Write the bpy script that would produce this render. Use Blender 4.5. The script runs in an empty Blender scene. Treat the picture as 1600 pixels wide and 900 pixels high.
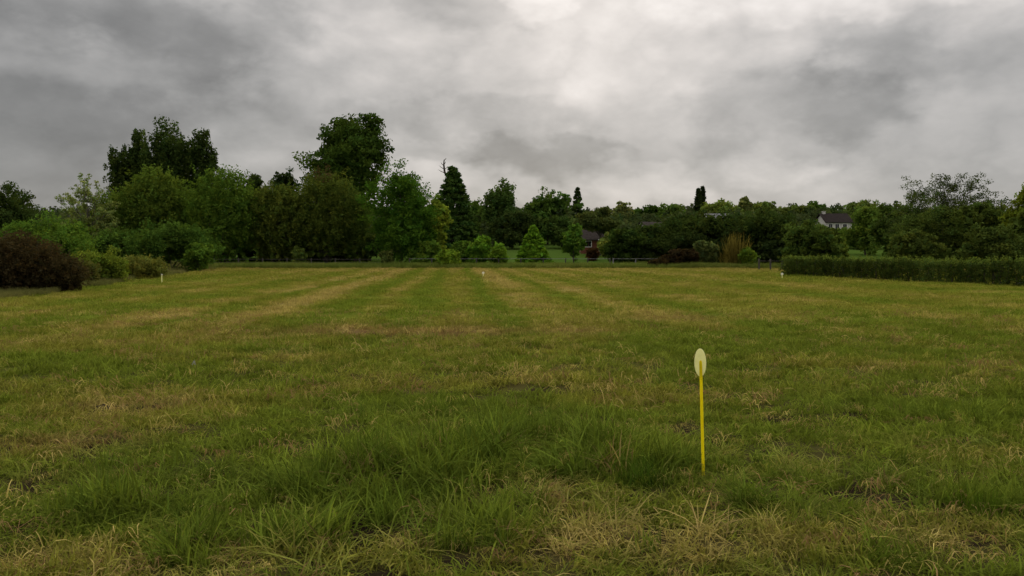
import bpy, math
import numpy as np
from mathutils import Vector

# ------------------------------------------------------------------ camera
SC = bpy.context.scene
COL = SC.collection
FPX, CX, CY, HORIZON, CAMH = 1256.0, 800.0, 450.0, 398.0, 1.6   # measured on the 1600 x 900 photograph
PITCH = math.atan((CY - HORIZON) / FPX)
cam_data = bpy.data.cameras.new('camera')
cam = bpy.data.objects.new('camera', cam_data)
COL.objects.link(cam)
cam_data.sensor_width = 36.0
cam_data.lens = 36.0 * FPX / 1600.0
cam_data.clip_start = 0.05
cam_data.clip_end = 6000.0
cam.location = (0, 0, CAMH)
cam.rotation_euler = (math.pi / 2 - PITCH, 0, 0)
SC.camera = cam

# ------------------------------------------------------------------ sky and sun
SUN_EL, SUN_AZ = math.radians(24.0), math.radians(3.0)      # azimuth to the right of straight ahead (+Y)
world = bpy.data.worlds.new('World')
SC.world = world
world.use_nodes = True


class NT:
    """small node helper"""
    def __init__(self, tree):
        self.t = tree; self.n = tree.nodes; self.l = tree.links
    def new(self, kind, **kw):
        nd = self.n.new(kind)
        for k, v in kw.items():
            setattr(nd, k, v)
        return nd
    def put(self, sock, v):
        if hasattr(v, 'links') or hasattr(v, 'is_linked'):
            self.l.new(v, sock)
        else:
            sock.default_value = v
    def math(self, op, a, b=0.0, c=None, clamp=False):
        nd = self.new('ShaderNodeMath', operation=op, use_clamp=clamp)
        self.put(nd.inputs[0], a); self.put(nd.inputs[1], b)
        if c is not None:
            self.put(nd.inputs[2], c)
        return nd.outputs[0]
    def noise(self, vec, scale, detail=5.0, rough=0.55, dist=0.0, color=False):
        nd = self.new('ShaderNodeTexNoise')
        if vec is not None:
            self.l.new(vec, nd.inputs['Vector'])
        nd.inputs['Scale'].default_value = scale
        nd.inputs['Detail'].default_value = detail
        nd.inputs['Roughness'].default_value = rough
        nd.inputs['Distortion'].default_value = dist
        return nd.outputs['Color' if color else 'Fac']
    def mix(self, fac, a, b, blend='MIX'):
        nd = self.new('ShaderNodeMix', data_type='RGBA', blend_type=blend)
        self.put(nd.inputs[0], fac); self.put(nd.inputs[6], a); self.put(nd.inputs[7], b)
        return nd.outputs[2]
    def combine(self, x, y, z):
        nd = self.new('ShaderNodeCombineXYZ')
        self.put(nd.inputs[0], x); self.put(nd.inputs[1], y); self.put(nd.inputs[2], z)
        return nd.outputs[0]
    def sep(self, v):
        nd = self.new('ShaderNodeSeparateXYZ'); self.l.new(v, nd.inputs[0])
        return nd.outputs
    def smooth(self, v, a, b, lo=0.0, hi=1.0):
        nd = self.new('ShaderNodeMapRange', interpolation_type='SMOOTHSTEP')
        self.put(nd.inputs[0], v)
        nd.inputs[1].default_value = a; nd.inputs[2].default_value = b
        nd.inputs[3].default_value = lo; nd.inputs[4].default_value = hi
        return nd.outputs[0]


def build_world():
    W = NT(world.node_tree)
    W.n.clear()
    out = W.new('ShaderNodeOutputWorld')
    sky = W.new('ShaderNodeTexSky', sky_type='NISHITA')
    sky.sun_disc = False
    sky.sun_elevation = SUN_EL
    sky.sun_rotation = SUN_AZ
    bg_clear = W.new('ShaderNodeBackground'); bg_clear.inputs[1].default_value = 0.08
    W.l.new(sky.outputs[0], bg_clear.inputs[0])
    # cloud deck: a function of the direction looked in
    tc = W.new('ShaderNodeTexCoord')
    d = tc.outputs['Generated']
    x, y, z = W.sep(d)
    zc = W.math('MAXIMUM', z, 0.0)
    az = W.math('ARCTAN2', x, y)
    el = W.math('ARCSINE', z)
    # noise in the direction itself, flattened a little: lumpy undersides of the deck
    lump_v = W.combine(x, y, W.math('MULTIPLY', z, 1.7))
    warp = W.noise(lump_v, 5.0, 3.0, 0.55, color=True)
    wx, wy, wz = W.sep(warp)
    wx = W.math('MULTIPLY', W.math('SUBTRACT', wx, 0.5), 0.10)
    wy = W.math('MULTIPLY', W.math('SUBTRACT', wy, 0.5), 0.055)
    fine = W.noise(lump_v, 17.0, 3.0, 0.6, color=True)
    fx, fy, fz = W.sep(fine)
    wx = W.math('ADD', wx, W.math('MULTIPLY', W.math('SUBTRACT', fx, 0.5), 0.08))
    wy = W.math('ADD', wy, W.math('MULTIPLY', W.math('SUBTRACT', fy, 0.5), 0.05))
    azw = W.math('ADD', az, wx)
    elw = W.math('ADD', el, wy)
    # general brightness of an overcast sky, rising to the zenith
    base = W.math('ADD', 0.355, W.math('MULTIPLY', zc, 1.0))
    n1 = W.noise(lump_v, 4.2, 5.0, 0.55, 0.15)
    bil = W.math('ABSOLUTE', W.math('SUBTRACT', W.noise(lump_v, 7.0, 5.0, 0.52, 0.1), 0.5))     # puffs with soft creases
    n2 = W.noise(lump_v, 15.0, 5.0, 0.6, 0.2)
    val = W.math('MULTIPLY', base, W.math('ADD', 0.62, W.smooth(n1, 0.3, 0.7, 0.06, 0.36)))
    val = W.math('MULTIPLY', val, W.math('ADD', 0.90, W.math('MULTIPLY', bil, 1.1)))
    val = W.math('MULTIPLY', val, W.math('ADD', 0.88, W.math('MULTIPLY', n2, 0.24)))
    # thick and thin places of the deck (pixel centre, pixel radii, gain)
    spots = [
        (845, 8, 44, 26, 0.34), (860, 30, 90, 40, 0.08), (1060, 70, 200, 80, 0.14), (1000, 278, 75, 32, 0.42),
        (1215, 258, 60, 42, 0.36), (960, 130, 80, 45, 0.14), (1360, 12, 230, 36, 0.30), (1120, 308, 220, 26, 0.20),
        (740, 288, 110, 24, 0.34), (620, 110, 120, 60, 0.18), (110, 125, 110, 36, 0.16), (480, 70, 90, 36, 0.14), (420, 240, 130, 36, 0.14),
        (230, 60, 190, 60, -0.30), (0, 90, 240, 200, -0.22), (180, 180, 480, 260, -0.20), (860, 250, 120, 26, -0.40), (720, 190, 150, 26, -0.20),
        (1225, 190, 125, 62, -0.40), (1350, 125, 90, 36, -0.12), (1480, 190, 200, 90, -0.26), (740, 15, 100, 36, -0.28),
        (100, 240, 260, 70, -0.22), (330, 150, 300, 90, -0.14), (1500, 100, 160, 40, -0.12),
    ]
    edge = W.math('MULTIPLY', W.math('SUBTRACT', W.noise(lump_v, 10.0, 6.0, 0.55, 0.1), 0.5), 4.2)      # ragged borders
    gain = None
    for px, py, rx, ry, amp in spots:
        a0, e0 = math.atan((px - CX) / FPX), math.atan((HORIZON - py) / FPX)
        u = W.math('DIVIDE', W.math('SUBTRACT', azw, a0), rx / FPX)
        v = W.math('DIVIDE', W.math('SUBTRACT', elw, e0), ry / FPX)
        r2 = W.math('ADD', W.math('MULTIPLY', u, u), W.math('MULTIPLY', v, v))
        g = W.smooth(W.math('ADD', r2, edge), 2.1, 0.5, 0.0, amp * 0.68)
        gain = g if gain is None else W.math('ADD', gain, g)
    val = W.math('MULTIPLY', val, W.math('MAXIMUM', W.math('ADD', gain, 1.0), 0.3))
    tint = W.mix(W.smooth(val, 0.18, 0.62), (1.0, 0.985, 0.965, 1), (1.0, 0.945, 0.905, 1))
    colr = W.mix(1.0, tint, W.combine(val, val, val), 'MULTIPLY')
    bg_cloud = W.new('ShaderNodeBackground'); W.l.new(colr, bg_cloud.inputs[0])
    bg_cloud.inputs[1].default_value = 1.0
    ms = W.new('ShaderNodeMixShader'); ms.inputs[0].default_value = 0.96
    W.l.new(bg_clear.outputs[0], ms.inputs[1]); W.l.new(bg_cloud.outputs[0], ms.inputs[2])
    W.l.new(ms.outputs[0], out.inputs[0])


build_world()
world.cycles.sampling_method = 'MANUAL'
world.cycles.sample_map_resolution = 256

sun_data = bpy.data.lights.new('sun', 'SUN')
sun_data.energy = 1.5
sun_data.angle = math.radians(40.0)
sun_data.color = (1.0, 0.95, 0.87)
sun = bpy.data.objects.new('sun', sun_data)
COL.objects.link(sun)
sd = Vector((math.sin(SUN_AZ) * math.cos(SUN_EL), math.cos(SUN_AZ) * math.cos(SUN_EL), math.sin(SUN_EL)))
sun.rotation_euler = sd.to_track_quat('Z', 'Y').to_euler()
sun.location = (0, 0, 60)

vs = SC.view_settings
vs.view_transform = 'Standard'
vs.look = 'None'
vs.gamma = 1.0
vs.use_curve_mapping = False
vs.exposure = 0.30
SC.cycles.use_adaptive_sampling = True
SC.cycles.adaptive_threshold = 0.03
SC.cycles.max_bounces = 4
SC.cycles.diffuse_bounces = 2
SC.cycles.glossy_bounces = 1
SC.cycles.transmission_bounces = 4
SC.cycles.caustics_reflective = False
SC.cycles.caustics_refractive = False

# ------------------------------------------------------------------ helpers
def tag(o, label=None, cat=None, group=None, kind=None):
    if label: o['label'] = label
    if cat: o['category'] = cat
    if group: o['group'] = group
    if kind: o['kind'] = kind
    return o


def empty(name, loc):
    o = bpy.data.objects.new(name, None)
    o.location = loc
    o.empty_display_size = 0.3
    COL.objects.link(o)
    return o


def link(name, mesh, parent=None):
    o = bpy.data.objects.new(name, mesh)
    COL.objects.link(o)
    if parent is not None:
        o.parent = parent
    return o


def mesh_np(name, V, F, mat, col=None, smooth=False):
    """V (n,3), F list/array of equal length polygons, col (n,3) optional"""
    V = np.asarray(V, dtype=np.float32); F = np.asarray(F, dtype=np.int32)
    me = bpy.data.meshes.new(name)
    me.vertices.add(len(V)); me.vertices.foreach_set('co', V.ravel())
    k = F.shape[1]
    me.loops.add(F.size); me.loops.foreach_set('vertex_index', F.ravel())
    me.polygons.add(len(F))
    me.polygons.foreach_set('loop_start', np.arange(0, F.size, k, dtype=np.int32))
    me.polygons.foreach_set('loop_total', np.full(len(F), k, dtype=np.int32))
    me.polygons.foreach_set('use_smooth', np.full(len(F), smooth, dtype=bool))
    if col is not None:
        a = me.attributes.new('tint', 'FLOAT_COLOR', 'POINT')
        c = np.ones((len(V), 4), dtype=np.float32); c[:, :3] = col
        a.data.foreach_set('color', c.ravel())
    me.update(calc_edges=True)
    if mat: me.materials.append(mat)
    return me


_P = np.random.default_rng(77).random((512, 512))


def vnoise(x, y, s, seed=0):
    """smooth value noise, s = feature size in metres"""
    x = np.asarray(x, float) / s + 101.3 + seed * 37.7
    y = np.asarray(y, float) / s + 57.9 + seed * 91.1
    xi = np.floor(x).astype(int); yi = np.floor(y).astype(int)
    fx = x - xi; fy = y - yi
    fx = fx * fx * (3 - 2 * fx); fy = fy * fy * (3 - 2 * fy)
    a = _P[xi % 512, yi % 512]; b = _P[(xi + 1) % 512, yi % 512]
    c = _P[xi % 512, (yi + 1) % 512]; d = _P[(xi + 1) % 512, (yi + 1) % 512]
    return (a * (1 - fx) + b * fx) * (1 - fy) + (c * (1 - fx) + d * fx) * fy


def fbm(x, y, s, oct=4, seed=0):
    v = 0; w = 0; a = 1.0
    for i in range(oct):
        v = v + a * vnoise(x, y, s / 2 ** i, seed + i * 3); w += a; a *= 0.55
    return v / w


def sstep(a, b, x):
    t = np.clip((np.asarray(x, float) - a) / (b - a), 0, 1)
    return t * t * (3 - 2 * t)


def height(x, y):
    """terrain: level field, a gentle rise beyond the fence"""
    x = np.asarray(x, float); y = np.asarray(y, float)
    d = np.maximum(y - 101.0, 0.0)
    h = 0.058 * d * sstep(0, 25, d)
    h = np.where(d > 300, 0.058 * 300 + (d - 300) * 0.012, h)
    h = h + sstep(140, 300, y) * (fbm(x, y, 90, 2, 5) - 0.5) * 5
    near = 1 - sstep(40, 90, np.hypot(x, y))
    h = h + near * ((fbm(x, y, 2.2, 3, 1) - 0.5) * 0.10 + (fbm(x, y, 0.5, 2, 2) - 0.5) * 0.05)
    return h


CP, SP = math.cos(PITCH), math.sin(PITCH)


def ray(px, py):
    u, v = (px - CX) / FPX, (CY - py) / FPX
    return np.array([u, CP + v * SP, v * CP - SP])


def at(px, dist):
    """x of the point seen in column px at depth dist (near eye level)"""
    return (px - CX) / FPX * dist


def zat(py, dist):
    r = ray(CX, py)
    return CAMH + r[2] / r[1] * dist


def onground(px, py):
    r = ray(px, py)
    t = CAMH / -r[2]
    return r[0] * t, r[1] * t


# ------------------------------------------------------------------ materials
def shader_mat(name):
    m = bpy.data.materials.new(name)
    m.use_nodes = True
    m.node_tree.nodes.clear()
    N = NT(m.node_tree)
    out = N.new('ShaderNodeOutputMaterial')
    return m, N, out


def leaf_material(name, attr_type='GEOMETRY', trans=0.35, rough=0.6, spec=0.25):
    m, N, out = shader_mat(name)
    at_ = N.new('ShaderNodeAttribute', attribute_name='tint', attribute_type=attr_type)
    oi = N.new('ShaderNodeObjectInfo')
    geo = N.new('ShaderNodeNewGeometry')
    hsv = N.new('ShaderNodeHueSaturation')
    N.l.new(at_.outputs['Color'], hsv.inputs['Color'])
    n = N.noise(geo.outputs['Position'], 9.0 if attr_type == 'INSTANCER' else 1.3, 1.0, 0.6)
    v = N.math('ADD', 0.62, N.math('MULTIPLY', n, 0.5))
    if attr_type == 'INSTANCER':
        v = N.math('ADD', v, N.math('MULTIPLY', oi.outputs['Random'], 0.3))
        blade = N.new('ShaderNodeAttribute', attribute_name='blade', attribute_type='GEOMETRY')
        v = N.math('MULTIPLY', v, N.math('ADD', 0.7, N.math('MULTIPLY', blade.outputs['Fac'], 0.75)))
    else:
        v = N.math('ADD', v, 0.12)
    N.l.new(v, hsv.inputs['Value'])
    b = N.new('ShaderNodeBsdfDiffuse')
    N.l.new(hsv.outputs[0], b.inputs['Color'])
    tr = N.new('ShaderNodeBsdfTranslucent')
    warm = N.mix(0.6, hsv.outputs[0], (1.0, 1.0, 0.45, 1), 'MULTIPLY')
    N.l.new(warm, tr.inputs[0])
    ms = N.new('ShaderNodeMixShader'); ms.inputs[0].default_value = trans
    N.l.new(b.outputs[0], ms.inputs[1]); N.l.new(tr.outputs[0], ms.inputs[2])
    N.l.new(ms.outputs[0], out.inputs[0])
    return m


def plain_material(name, c1, c2, scale=6.0, rough=0.8, bump=0.3, stretch=(1, 1, 1), spec=0.3):
    m, N, out = shader_mat(name)
    tc = N.new('ShaderNodeTexCoord')
    mp = N.new('ShaderNodeMapping'); mp.inputs['Scale'].default_value = stretch
    N.l.new(tc.outputs['Object'], mp.inputs[0])
    n = N.noise(mp.outputs[0], scale, 6.0, 0.6)
    c = N.mix(N.smooth(n, 0.3, 0.7), (*c1, 1), (*c2, 1))
    b = N.new('ShaderNodeBsdfPrincipled')
    N.l.new(c, b.inputs['Base Color'])
    b.inputs['Roughness'].default_value = rough
    b.inputs['Specular IOR Level'].default_value = spec
    if bump:
        bp = N.new('ShaderNodeBump'); bp.inputs['Strength'].default_value = bump
        bp.inputs['Distance'].default_value = 0.02
        N.l.new(n, bp.inputs['Height']); N.l.new(bp.outputs[0], b.inputs['Normal'])
    N.l.new(b.outputs[0], out.inputs[0])
    return m


def thin_plastic(name, c1, c2, scale):
    """thin sun-bleached plastic that lets some light through, scuffed and dirty"""
    m, N, out = shader_mat(name)
    tc = N.new('ShaderNodeTexCoord')
    n = N.noise(tc.outputs['Object'], scale, 6.0, 0.65)
    c = N.mix(N.smooth(n, 0.3, 0.7), (*c1, 1), (*c2, 1))
    dirt = N.smooth(N.noise(tc.outputs['Object'], scale * 2.3, 5.0, 0.7), 0.60, 0.75)
    c = N.mix(N.math('MULTIPLY', dirt, 0.45), c, (0.16, 0.13, 0.05, 1))
    b = N.new('ShaderNodeBsdfPrincipled')
    N.l.new(c, b.inputs['Base Color'])
    b.inputs['Roughness'].default_value = 0.5
    b.inputs['Specular IOR Level'].default_value = 0.2
    tr = N.new('ShaderNodeBsdfTranslucent'); N.l.new(c, tr.inputs[0])
    ms = N.new('ShaderNodeMixShader'); ms.inputs[0].default_value = 0.6
    N.l.new(b.outputs[0], ms.inputs[1]); N.l.new(tr.outputs[0], ms.inputs[2])
    N.l.new(ms.outputs[0], out.inputs[0])
    return m


def ground_material():
    m, N, out = shader_mat('field_ground')
    a = N.new('ShaderNodeAttribute', attribute_name='tint', attribute_type='GEOMETRY')
    geo = N.new('ShaderNodeNewGeometry')
    pos = geo.outputs['Position']
    fine = N.noise(pos, 5.0, 8.0, 0.7)
    mid = N.noise(pos, 0.7, 6.0, 0.65)
    hsv = N.new('ShaderNodeHueSaturation')
    N.l.new(a.outputs['Color'], hsv.inputs['Color'])
    v = N.math('ADD', 0.45, N.math('ADD', N.math('MULTIPLY', fine, 0.6), N.math('MULTIPLY', mid, 0.5)))
    N.l.new(v, hsv.inputs['Value'])
    h = N.math('ADD', 0.47, N.math('MULTIPLY', N.noise(pos, 1.9, 5.0, 0.6), 0.06))
    N.l.new(h, hsv.inputs['Hue'])
    b = N.new('ShaderNodeBsdfDiffuse')
    N.l.new(hsv.outputs[0], b.inputs['Color'])
    bp = N.new('ShaderNodeBump'); bp.inputs['Strength'].default_value = 0.5; bp.inputs['Distance'].default_value = 0.05
    N.l.new(fine, bp.inputs['Height']); N.l.new(bp.outputs[0], b.inputs['Normal'])
    N.l.new(b.outputs[0], out.inputs[0])
    return m


M_LEAF = leaf_material('leaf')
M_GRASS = leaf_material('grass_blade', 'INSTANCER', 0.3, 0.55, 0.3)
M_GROUND = ground_material()
M_BARK = plain_material('bark', (0.03, 0.024, 0.018), (0.085, 0.07, 0.055), 7.0, 0.9, 0.6, (1, 1, 0.25))
M_BARKPALE = plain_material('pale_bark', (0.10, 0.09, 0.075), (0.20, 0.18, 0.15), 7.0, 0.9, 0.5, (1, 1, 0.3))
M_STAKE = thin_plastic('yellow_plastic', (0.86, 0.74, 0.012), (0.93, 0.84, 0.025), 18.0)
M_DISC = thin_plastic('cream_plastic', (0.80, 0.79, 0.44), (0.88, 0.87, 0.55), 30.0)
M_WHITE = plain_material('white_plastic', (0.75, 0.75, 0.68), (0.85, 0.85, 0.78), 20.0, 0.5, 0.05)
M_POST = plain_material('weathered_post', (0.035, 0.032, 0.026), (0.09, 0.082, 0.07), 9.0, 0.9, 0.4, (1, 1, 0.2))
M_RAIL = plain_material('grey_rail', (0.12, 0.12, 0.115), (0.20, 0.20, 0.195), 9.0, 0.6, 0.2)
M_SOIL = plain_material('dark_soil', (0.03, 0.021, 0.012), (0.075, 0.052, 0.03), 24.0, 1.0, 1.0)
M_RENDER = plain_material('white_render', (0.42, 0.41, 0.38), (0.54, 0.53, 0.49), 3.0, 0.9, 0.1)
M_SLATE = plain_material('dark_roof', (0.018, 0.015, 0.014), (0.034, 0.027, 0.025), 3.0, 0.9, 0.3, (1, 1, 1), 0.03)
M_GREYROOF = plain_material('grey_roof', (0.12, 0.12, 0.125), (0.19, 0.19, 0.195), 3.0, 0.9, 0.3, (1, 1, 1), 0.03)
M_BRICK = plain_material('red_brick', (0.13, 0.045, 0.028), (0.21, 0.08, 0.05), 8.0, 0.9, 0.3)
M_GLASS = plain_material('window_glass', (0.010, 0.012, 0.014), (0.02, 0.024, 0.028), 2.0, 0.08, 0.0, (1, 1, 1), 0.6)
M_STONE = plain_material('grey_stone', (0.2, 0.2, 0.19), (0.34, 0.33, 0.31), 12.0, 0.9, 0.5)

# ------------------------------------------------------------------ how the field is grown
GREEN = np.array([0.116, 0.150, 0.018]); DEEP = np.array([0.068, 0.106, 0.014])
OLIVE = np.array([0.172, 0.170, 0.028]); STRAW = np.array([0.310, 0.238, 0.085]); BROWN = np.array([0.175, 0.112, 0.048])


def lerp(a, b, t):
    return a + (b - a) * np.asarray(t)[..., None]


def left_edge(y):
    """x of the left border of the mown field at depth y"""
    return -17.5 - (np.asarray(y, float) - 26.0) * 0.245


def blob(x, y, px, py, rx, ry):
    """soft spot round the place on the ground seen at px,py; radii in metres"""
    gx, gy = onground(px, py)
    return np.exp(-(((x - gx) / rx) ** 2 + ((y - gy) / ry) ** 2))


def tall(x, y):
    """1 where the mower left long grass"""
    t = 0.10 * (1 - sstep(4.8, 7.5, y))
    for px, py, rx, ry, a in [(640, 740, 0.75, 0.8, 1.1), (860, 720, 0.7, 0.8, 1.0), (1000, 735, 0.36, 0.32, 1.0), (540, 850, 0.4, 0.3, 0.8), (740, 840, 0.3, 0.25, 0.7),
                              (400, 800, 0.4, 0.35, 0.7), (170, 800, 0.35, 0.3, 0.7), (1540, 780, 0.30, 0.3, 0.9), (1190, 800, 0.35, 0.25, 0.7), (700, 650, 1.2, 0.8, 0.5),
                              (980, 870, 0.15, 0.13, 0.8), (1330, 740, 0.6, 0.5, 0.4), (240, 740, 0.5, 0.4, 0.3), (1480, 650, 1.6, 1.2, 0.25), (300, 860, 0.25, 0.2, 0.6), (1380, 850, 0.25, 0.2, 0.5)]:
        t = t + a * blob(x, y, px, py, rx, ry)
    t = t - 1.0 * blob(x, y, 1100, 795, 0.18, 0.40)
    clump = sstep(0.34, 0.62, fbm(x, y, 0.38, 3, 31))
    return np.clip(t * (0.12 + 1.05 * clump), 0, 1)


def dryness(x, y):
    d = fbm(x, y, 3.0, 4, 11) * 0.75 - 0.12
    d = d + (fbm(x * 0.45, y, 0.9, 4, 15) - 0.5) * 1.1
    for px, py, rx, ry, a in [(640, 520, 3.0, 0.9, 0.5), (1060, 497, 2.2, 0.9, 0.45), (130, 640, 1.6, 0.8, 0.4), (300, 630, 1.5, 0.35, 0.3),
                              (1000, 850, 0.55, 0.32, 0.75), (880, 880, 0.3, 0.2, 0.5), (1250, 850, 0.6, 0.3, 0.45),
                              (620, 890, 0.3, 0.2, 0.5), (100, 870, 0.5, 0.25, 0.45), (1480, 830, 0.5, 0.25, 0.4),
                              (120, 700, 0.9, 0.6, 0.35), (760, 775, 0.3, 0.12, 0.4), (1350, 620, 2.0, 0.9, 0.2), (850, 600, 1.6, 0.8, 0.25), (1180, 590, 1.2, 0.5, 0.3)]:
        d = d + a * blob(x, y, px, py, rx, ry)
    d = d - 0.55 * tall(x, y) * (y < 9) - 0.14 * (1 - sstep(7, 11, y))
    # mowing swathes run away from the camera, a little to the left
    u = x + 0.0716 * y
    far = sstep(11, 22, y) * (1 - sstep(88, 92, y))
    u = u + (vnoise(x, y, 9, 13) - 0.5) * 0.5
    sw = 0.0
    for c, w, k in [(2.7, 0.8, 0.40), (1.25, 0.25, -0.75), (0.2, 0.5, 0.12), (-1.2, 0.5, -0.30), (-2.4, 0.35, 0.15), (-3.4, 0.6, -0.28), (-5.2, 0.7, 0.38),
                    (-6.6, 0.25, -0.25), (-7.6, 0.7, 0.34), (-9.6, 0.8, -0.22), (-11.4, 0.6, 0.24), (-12.6, 0.3, -0.2), (-14.2, 0.9, 0.2), (-17.5, 1.4, -0.2),
                    (4.2, 0.3, -0.22), (5.4, 0.7, 0.2), (6.8, 0.5, -0.28), (8.6, 0.8, 0.3), (10.4, 0.35, -0.22), (12.2, 0.9, 0.24), (14.5, 0.7, -0.2), (17.2, 1.1, 0.2), (20.5, 1.0, -0.16)]:
        sw = sw + k * np.exp(-((u - c) / w) ** 2)
    sw = sw * (0.55 + 1.1 * vnoise(x * 0.6, y * 0.12, 1.0, 17)) * np.where(np.abs(u + 1) < 6.5, 1.45, 0.9)
    d = d + far * sw
    d = d + 0.22 * sstep(14, 40, y) * (1 - sstep(91, 93, y)) + 0.25 * sstep(60, 88, y) * (1 - sstep(91, 93, y))
    return np.clip(d, 0, 1)


def soilness(x, y):
    s = 0.0
    for px, py, rx, ry, a in [(640, 521, 2.8, 0.8, 1.1), (1060, 497, 1.8, 0.6, 0.7), (90, 700, 0.7, 0.25, 0.7), (150, 640, 0.5, 0.25, 0.8),
                              (840, 795, 0.25, 0.12, 0.6), (1500, 840, 0.3, 0.15, 0.5), (60, 760, 0.4, 0.2, 0.5)]:
        s = s + a * blob(x, y, px, py, rx, ry)
    return np.clip(s * (0.5 + fbm(x, y, 0.8, 3, 23)), 0, 1)


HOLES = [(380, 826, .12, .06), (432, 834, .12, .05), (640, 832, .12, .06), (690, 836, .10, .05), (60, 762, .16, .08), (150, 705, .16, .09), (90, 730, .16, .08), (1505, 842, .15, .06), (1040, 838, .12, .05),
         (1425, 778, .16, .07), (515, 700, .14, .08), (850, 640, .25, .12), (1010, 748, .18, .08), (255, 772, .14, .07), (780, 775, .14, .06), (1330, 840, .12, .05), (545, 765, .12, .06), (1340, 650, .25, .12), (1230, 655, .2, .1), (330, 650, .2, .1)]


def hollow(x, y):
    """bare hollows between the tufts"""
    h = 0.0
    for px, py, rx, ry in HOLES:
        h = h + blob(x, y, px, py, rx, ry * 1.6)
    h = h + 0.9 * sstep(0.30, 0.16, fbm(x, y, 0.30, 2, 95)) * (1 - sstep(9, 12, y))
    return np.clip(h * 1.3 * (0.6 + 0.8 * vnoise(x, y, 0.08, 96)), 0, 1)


def field_colour(x, y, rnd=None):
    x = np.asarray(x, float); y = np.asarray(y, float)
    d = dryness(x, y)
    if rnd is not None:
        d = np.clip(d + (rnd - 0.5) * 0.35, 0, 1)
    c = lerp(GREEN, OLIVE, sstep(0.12, 0.55, d))
    c = lerp(c, STRAW, sstep(0.55, 1.0, d) * 0.75)
    c = lerp(c, DEEP, tall(x, y) * (y < 9) * 0.65)
    c = lerp(c, BROWN, soilness(x, y) * 0.95)
    # long grass outside the mown area
    out = np.maximum(sstep(91.5, 93, y + 1.2 * (vnoise(x, y, 3, 3) - 0.5)), sstep(0.0, 1.2, left_edge(y) - x))
    rough = lerp(np.array([0.055, 0.08, 0.016]), np.array([0.10, 0.11, 0.03]), fbm(x, y, 6, 3, 41))
    lawn = np.array([0.060, 0.105, 0.018])
    rough = lerp(rough, lawn, sstep(104, 108, y) * (1 - sstep(190, 230, y)))
    c = lerp(c, rough, out)
    return c


# ------------------------------------------------------------------ ground sheet
def make_ground():
    def axis(lims):
        pts = []
        for a, b, st in lims:
            pts += list(np.arange(a, b - 1e-6, st))
        return np.array(pts + [lims[-1][1]])
    xs_pos = axis([(0, 6, 0.12), (6, 14, 0.3), (14, 50, 0.9), (50, 120, 4), (120, 400, 20), (400, 3000, 200)])
    xs = np.concatenate([-xs_pos[:0:-1], xs_pos])
    ys = axis([(-60, 1, 4), (1, 3, 0.4), (3, 14, 0.12), (14, 30, 0.25), (30, 96, 0.7), (96, 200, 3), (200, 420, 12), (420, 3600, 200)])
    X, Y = np.meshgrid(xs, ys)
    Z = height(X, Y)
    V = np.stack([X, Y, Z], -1).reshape(-1, 3)
    ny, nx = X.shape
    i = np.arange(ny - 1)[:, None] * nx + np.arange(nx - 1)[None, :]
    F = np.stack([i, i + 1, i + nx + 1, i + nx], -1).reshape(-1, 4)
    fc = field_colour(X.ravel(), Y.ravel()) * 0.9
    thatch_shade = 1 - sstep(8, 22, np.hypot(X, Y).ravel())                     # dead grass and soil, darkened to paint shade between the tufts
    col = lerp(fc, np.array([0.045, 0.036, 0.016]), thatch_shade * 0.85)
    col = lerp(col, np.array([0.022, 0.016, 0.010]), hollow(X.ravel(), Y.ravel()) * thatch_shade)  # bare spots near-black: the dark of the hollows put into the soil colour
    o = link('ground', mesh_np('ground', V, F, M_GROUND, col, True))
    tag(o, 'wide mown field rising gently beyond the fence', 'field', kind='structure')


make_ground()

# ------------------------------------------------------------------ grass
def tuft_mesh(name, seed, n, length, width, radius, lean, stiff=1.6, flat=0.0, tone=(0.6, 1.0)):
    r = np.random.default_rng(seed)
    a0 = r.random(n) * 2 * np.pi; rr = radius * np.sqrt(r.random(n))
    bx, by = rr * np.cos(a0), rr * np.sin(a0)
    common = r.random() * 2 * np.pi
    az = np.where(r.random(n) < 0.45, common + r.normal(0, 0.7, n), r.random(n) * 2 * np.pi)
    L = length[0] + (length[1] - length[0]) * r.random(n)
    ln = lean[0] + (lean[1] - lean[0]) * r.random(n)
    w = width * (0.6 + 0.7 * r.random(n))
    tw = az + np.pi / 2 + r.normal(0, 0.7, n)
    tv = tone[0] + (tone[1] - tone[0]) * r.random(n)
    ts = [0.0, 0.38, 0.72, 1.0]; ws = [0.9, 1.0, 0.62, 0.06]
    rows = []
    for t, k in zip(ts, ws):
        hx = np.cos(az) * ln * L * t ** stiff; hy = np.sin(az) * ln * L * t ** stiff
        z = L * (t * (1 - flat) * (1 - 0.42 * ln * t)) + flat * (0.02 + 0.05 * np.sin(t * 3.0)) - 0.012
        c = np.stack([bx + hx, by + hy, z], -1)
        s = np.stack([np.cos(tw), np.sin(tw), np.zeros(n)], -1) * (w * k / 2)[:, None]
        rows += [c - s, c + s]
    V = np.stack(rows, 1).reshape(-1, 3)
    base = (np.arange(n) * 8)[:, None]
    F = np.concatenate([base + np.array([[0, 1, 3, 2]]), base + np.array([[2, 3, 5, 4]]), base + np.array([[4, 5, 7, 6]])], 0)
    me = mesh_np(name, V, F, M_GRASS)
    a = me.attributes.new('blade', 'FLOAT', 'POINT')
    a.data.foreach_set('value', np.repeat(tv, 8).astype(np.float32))
    return me


def proto_collection(name, meshes):
    c = bpy.data.collections.new(name)
    for i, me in enumerate(meshes):
        c.objects.link(bpy.data.objects.new('%s_%02d' % (name, i), me))
    return c


_groups = {}


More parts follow.
